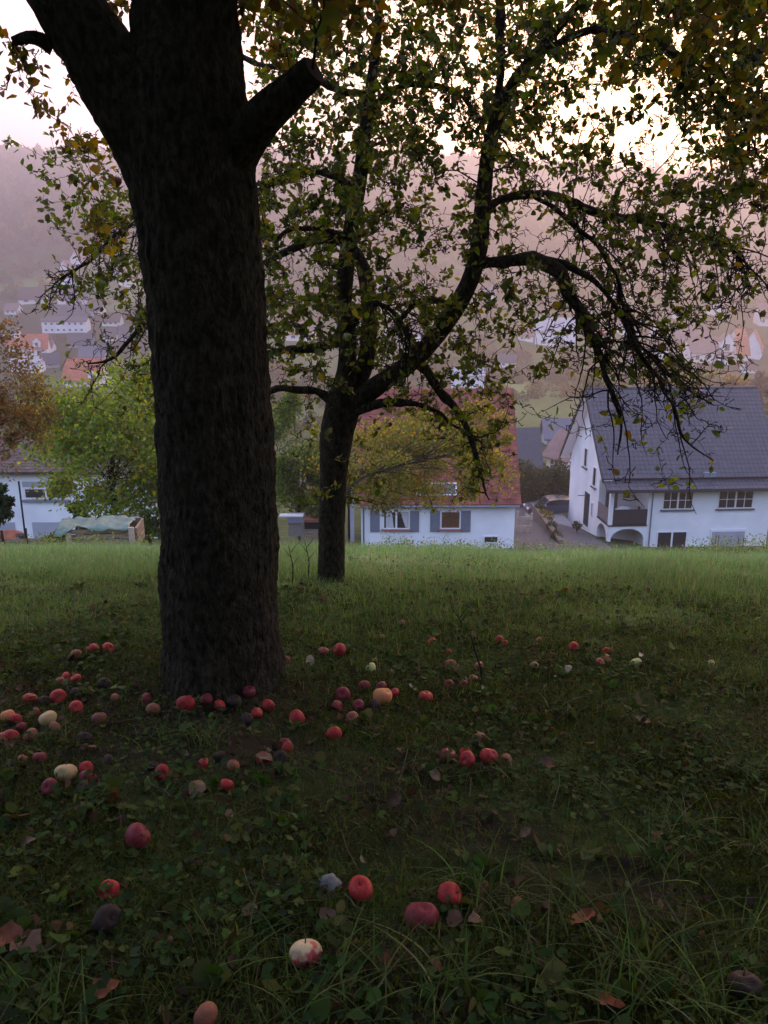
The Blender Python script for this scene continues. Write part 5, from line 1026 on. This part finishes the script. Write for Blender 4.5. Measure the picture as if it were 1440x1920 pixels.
# meadow: longer, denser with distance, the brow's stronger light put into the blade colour
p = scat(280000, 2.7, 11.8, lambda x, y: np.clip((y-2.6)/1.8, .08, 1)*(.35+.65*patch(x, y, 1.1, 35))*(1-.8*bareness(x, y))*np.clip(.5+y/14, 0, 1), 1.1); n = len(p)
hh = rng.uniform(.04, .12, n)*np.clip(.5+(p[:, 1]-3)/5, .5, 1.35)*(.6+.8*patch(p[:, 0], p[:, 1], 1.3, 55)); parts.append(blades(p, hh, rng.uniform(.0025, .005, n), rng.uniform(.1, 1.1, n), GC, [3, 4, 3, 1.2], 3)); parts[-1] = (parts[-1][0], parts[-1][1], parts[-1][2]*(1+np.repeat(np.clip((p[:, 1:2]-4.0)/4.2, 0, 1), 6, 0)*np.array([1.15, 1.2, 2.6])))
# tufts
tl = [(325, 1290, 30, .08), (360, 1312, 20, .06), (510, 1290, 26, .07), (535, 1270, 20, .09), (440, 1315, 14, .05), (385, 1395, 60, .13), (300, 1385, 40, .12), (98, 1395, 40, .11), (890, 1660, 26, .17), (960, 1450, 40, .10), (1190, 1820, 34, .22), (1260, 1880, 30, .22), (1180, 1900, 30, .2), (1000, 1840, 26, .16), (860, 1860, 24, .17), (690, 1900, 30, .16), (560, 1905, 26, .16), (440, 1800, 22, .17), (1330, 1900, 30, .18), (1400, 1760, 26, .17), (1250, 1640, 34, .15), (1130, 1500, 50, .11), (1300, 1560, 50, .13), (1400, 1450, 50, .12), (930, 1700, 20, .12), (30, 1860, 20, .14), (120, 1900, 22, .15), (1080, 1700, 24, .16), (760, 1880, 20, .15), (1210, 1450, 40, .09), (1050, 1330, 40, .1), (900, 1290, 24, .15), (1420, 1600, 34, .15)]
for a, b, k, h in tl:
    g = gp(a, b); q = np.array([g[0], g[1]])+rng.normal(size=(k, 2))*.028*(1+h*3); parts.append(blades(q, rng.uniform(h*.45, h, k), rng.uniform(.0025, .0055, k), rng.uniform(.3, 1.6, k), [(.05, .09, .022), (.08, .12, .03), (.045, .07, .022), (.12, .13, .05)], [4, 3, 2, 1], 7))
V = []; mx_ = []
tot = [nm for nm in parts]
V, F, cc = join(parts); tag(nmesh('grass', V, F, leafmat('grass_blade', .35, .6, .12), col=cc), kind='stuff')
# dry straws lying about
n = 260; p = scat(n, .7, 4.8); a = rng.random(n)*6.28; L = rng.uniform(.05, .22, n); z = gz(p[:, 0], p[:, 1])+rng.uniform(.01, .05, n); c0 = np.column_stack([p, z]); d = np.column_stack([np.cos(a), np.sin(a), rng.normal(size=n)*.15])
t = np.linspace(-.5, .5, 4); Pt = c0[:, None]+d[:, None]*(L[:, None]*t[None])[..., None]+rng.normal(size=(n, 4, 3))*.004; V, F = tubes(Pt, np.full((n, 4), .0009), 4); tag(nmesh('dry_straw', V, F, mat('straw', (.13, .11, .065), rough=.8, var=.3)), kind='stuff')
# taller weeds along the brow of the meadow
n = 3800; x = rng.uniform(-9, 9, n); y = rng.uniform(9.3, 11.6, n); keep = rng.random(n) < (.25+.75*(n2(x, y, .8, 91, 2) > .0)+.3*(x > 1)); x = x[keep]; y = y[keep]; n = len(x); h = rng.uniform(.06, .26, n)*(.6+.5*(x > 0)+.7*(n2(x, y, .6, 95, 2) > .25)); zb2 = ground(x, y)
i = np.repeat(np.arange(n), 34); q = np.column_stack([x[i]+rng.normal(size=len(i))*.05, y[i]+rng.normal(size=len(i))*.05, zb2[i]+h[i]*rng.random(len(i))]); V, F, cc = leaf_arrays(q, unit(rng.normal(size=q.shape)+np.array([0, 0, .5])), rng.uniform(.012, .034, len(i)), palette(len(i), [(.10, .15, .06), (.15, .20, .08), (.20, .22, .12)], [3, 3, 1]), width=.3)
tag(nmesh('weeds', V, F, LEAFT, col=cc), kind='stuff')
# thin dead stem stuck in the ground
g = gp(905, 1285); ds = MB().tube([(0, 0, -.02), (-.01, 0, .08), (-.04, .01, .17), (-.06, .02, .24)], [.006, .005, .004, .003], 6).build('dead_stem', TWIG, None, True); ds.location = tuple(g); tag(ds, 'thin dark dead stem standing in the grass right of the middle', 'dead stem')
# group of thin dead weed stalks left of the slender trunk
for i, (a, b, t_, lab) in enumerate([(578, 1090, 1010, 'tall thin dry weed stalk nearest the slender trunk'), (548, 1100, 1020, 'thin dry weed stalk halfway between the two trunks'), (862, 1185, 1150, 'short dark stalk in the lawn right of the slender trunk')]):
    g = gp(a, b); k = pxm(a, b, g[1]); h = (b-t_)*k; m_ = MB().tube([(0, 0, -.02), (.01, 0, h*.5), (-.02, .01, h)], [.005, .004, .002], 5)
    for s_ in (.5, .7, .85): m_.tube([(.0, 0, h*s_), (.05*(1 if s_ != .7 else -1), .01, h*s_+.07)], [.003, .0015], 4)
    o = m_.build('dry_stalk', TWIG, None, True); o.location = (g[0], g[1], float(ground(g[0], g[1]))); tag(o, lab, 'dry stalk', 'dry stalks')
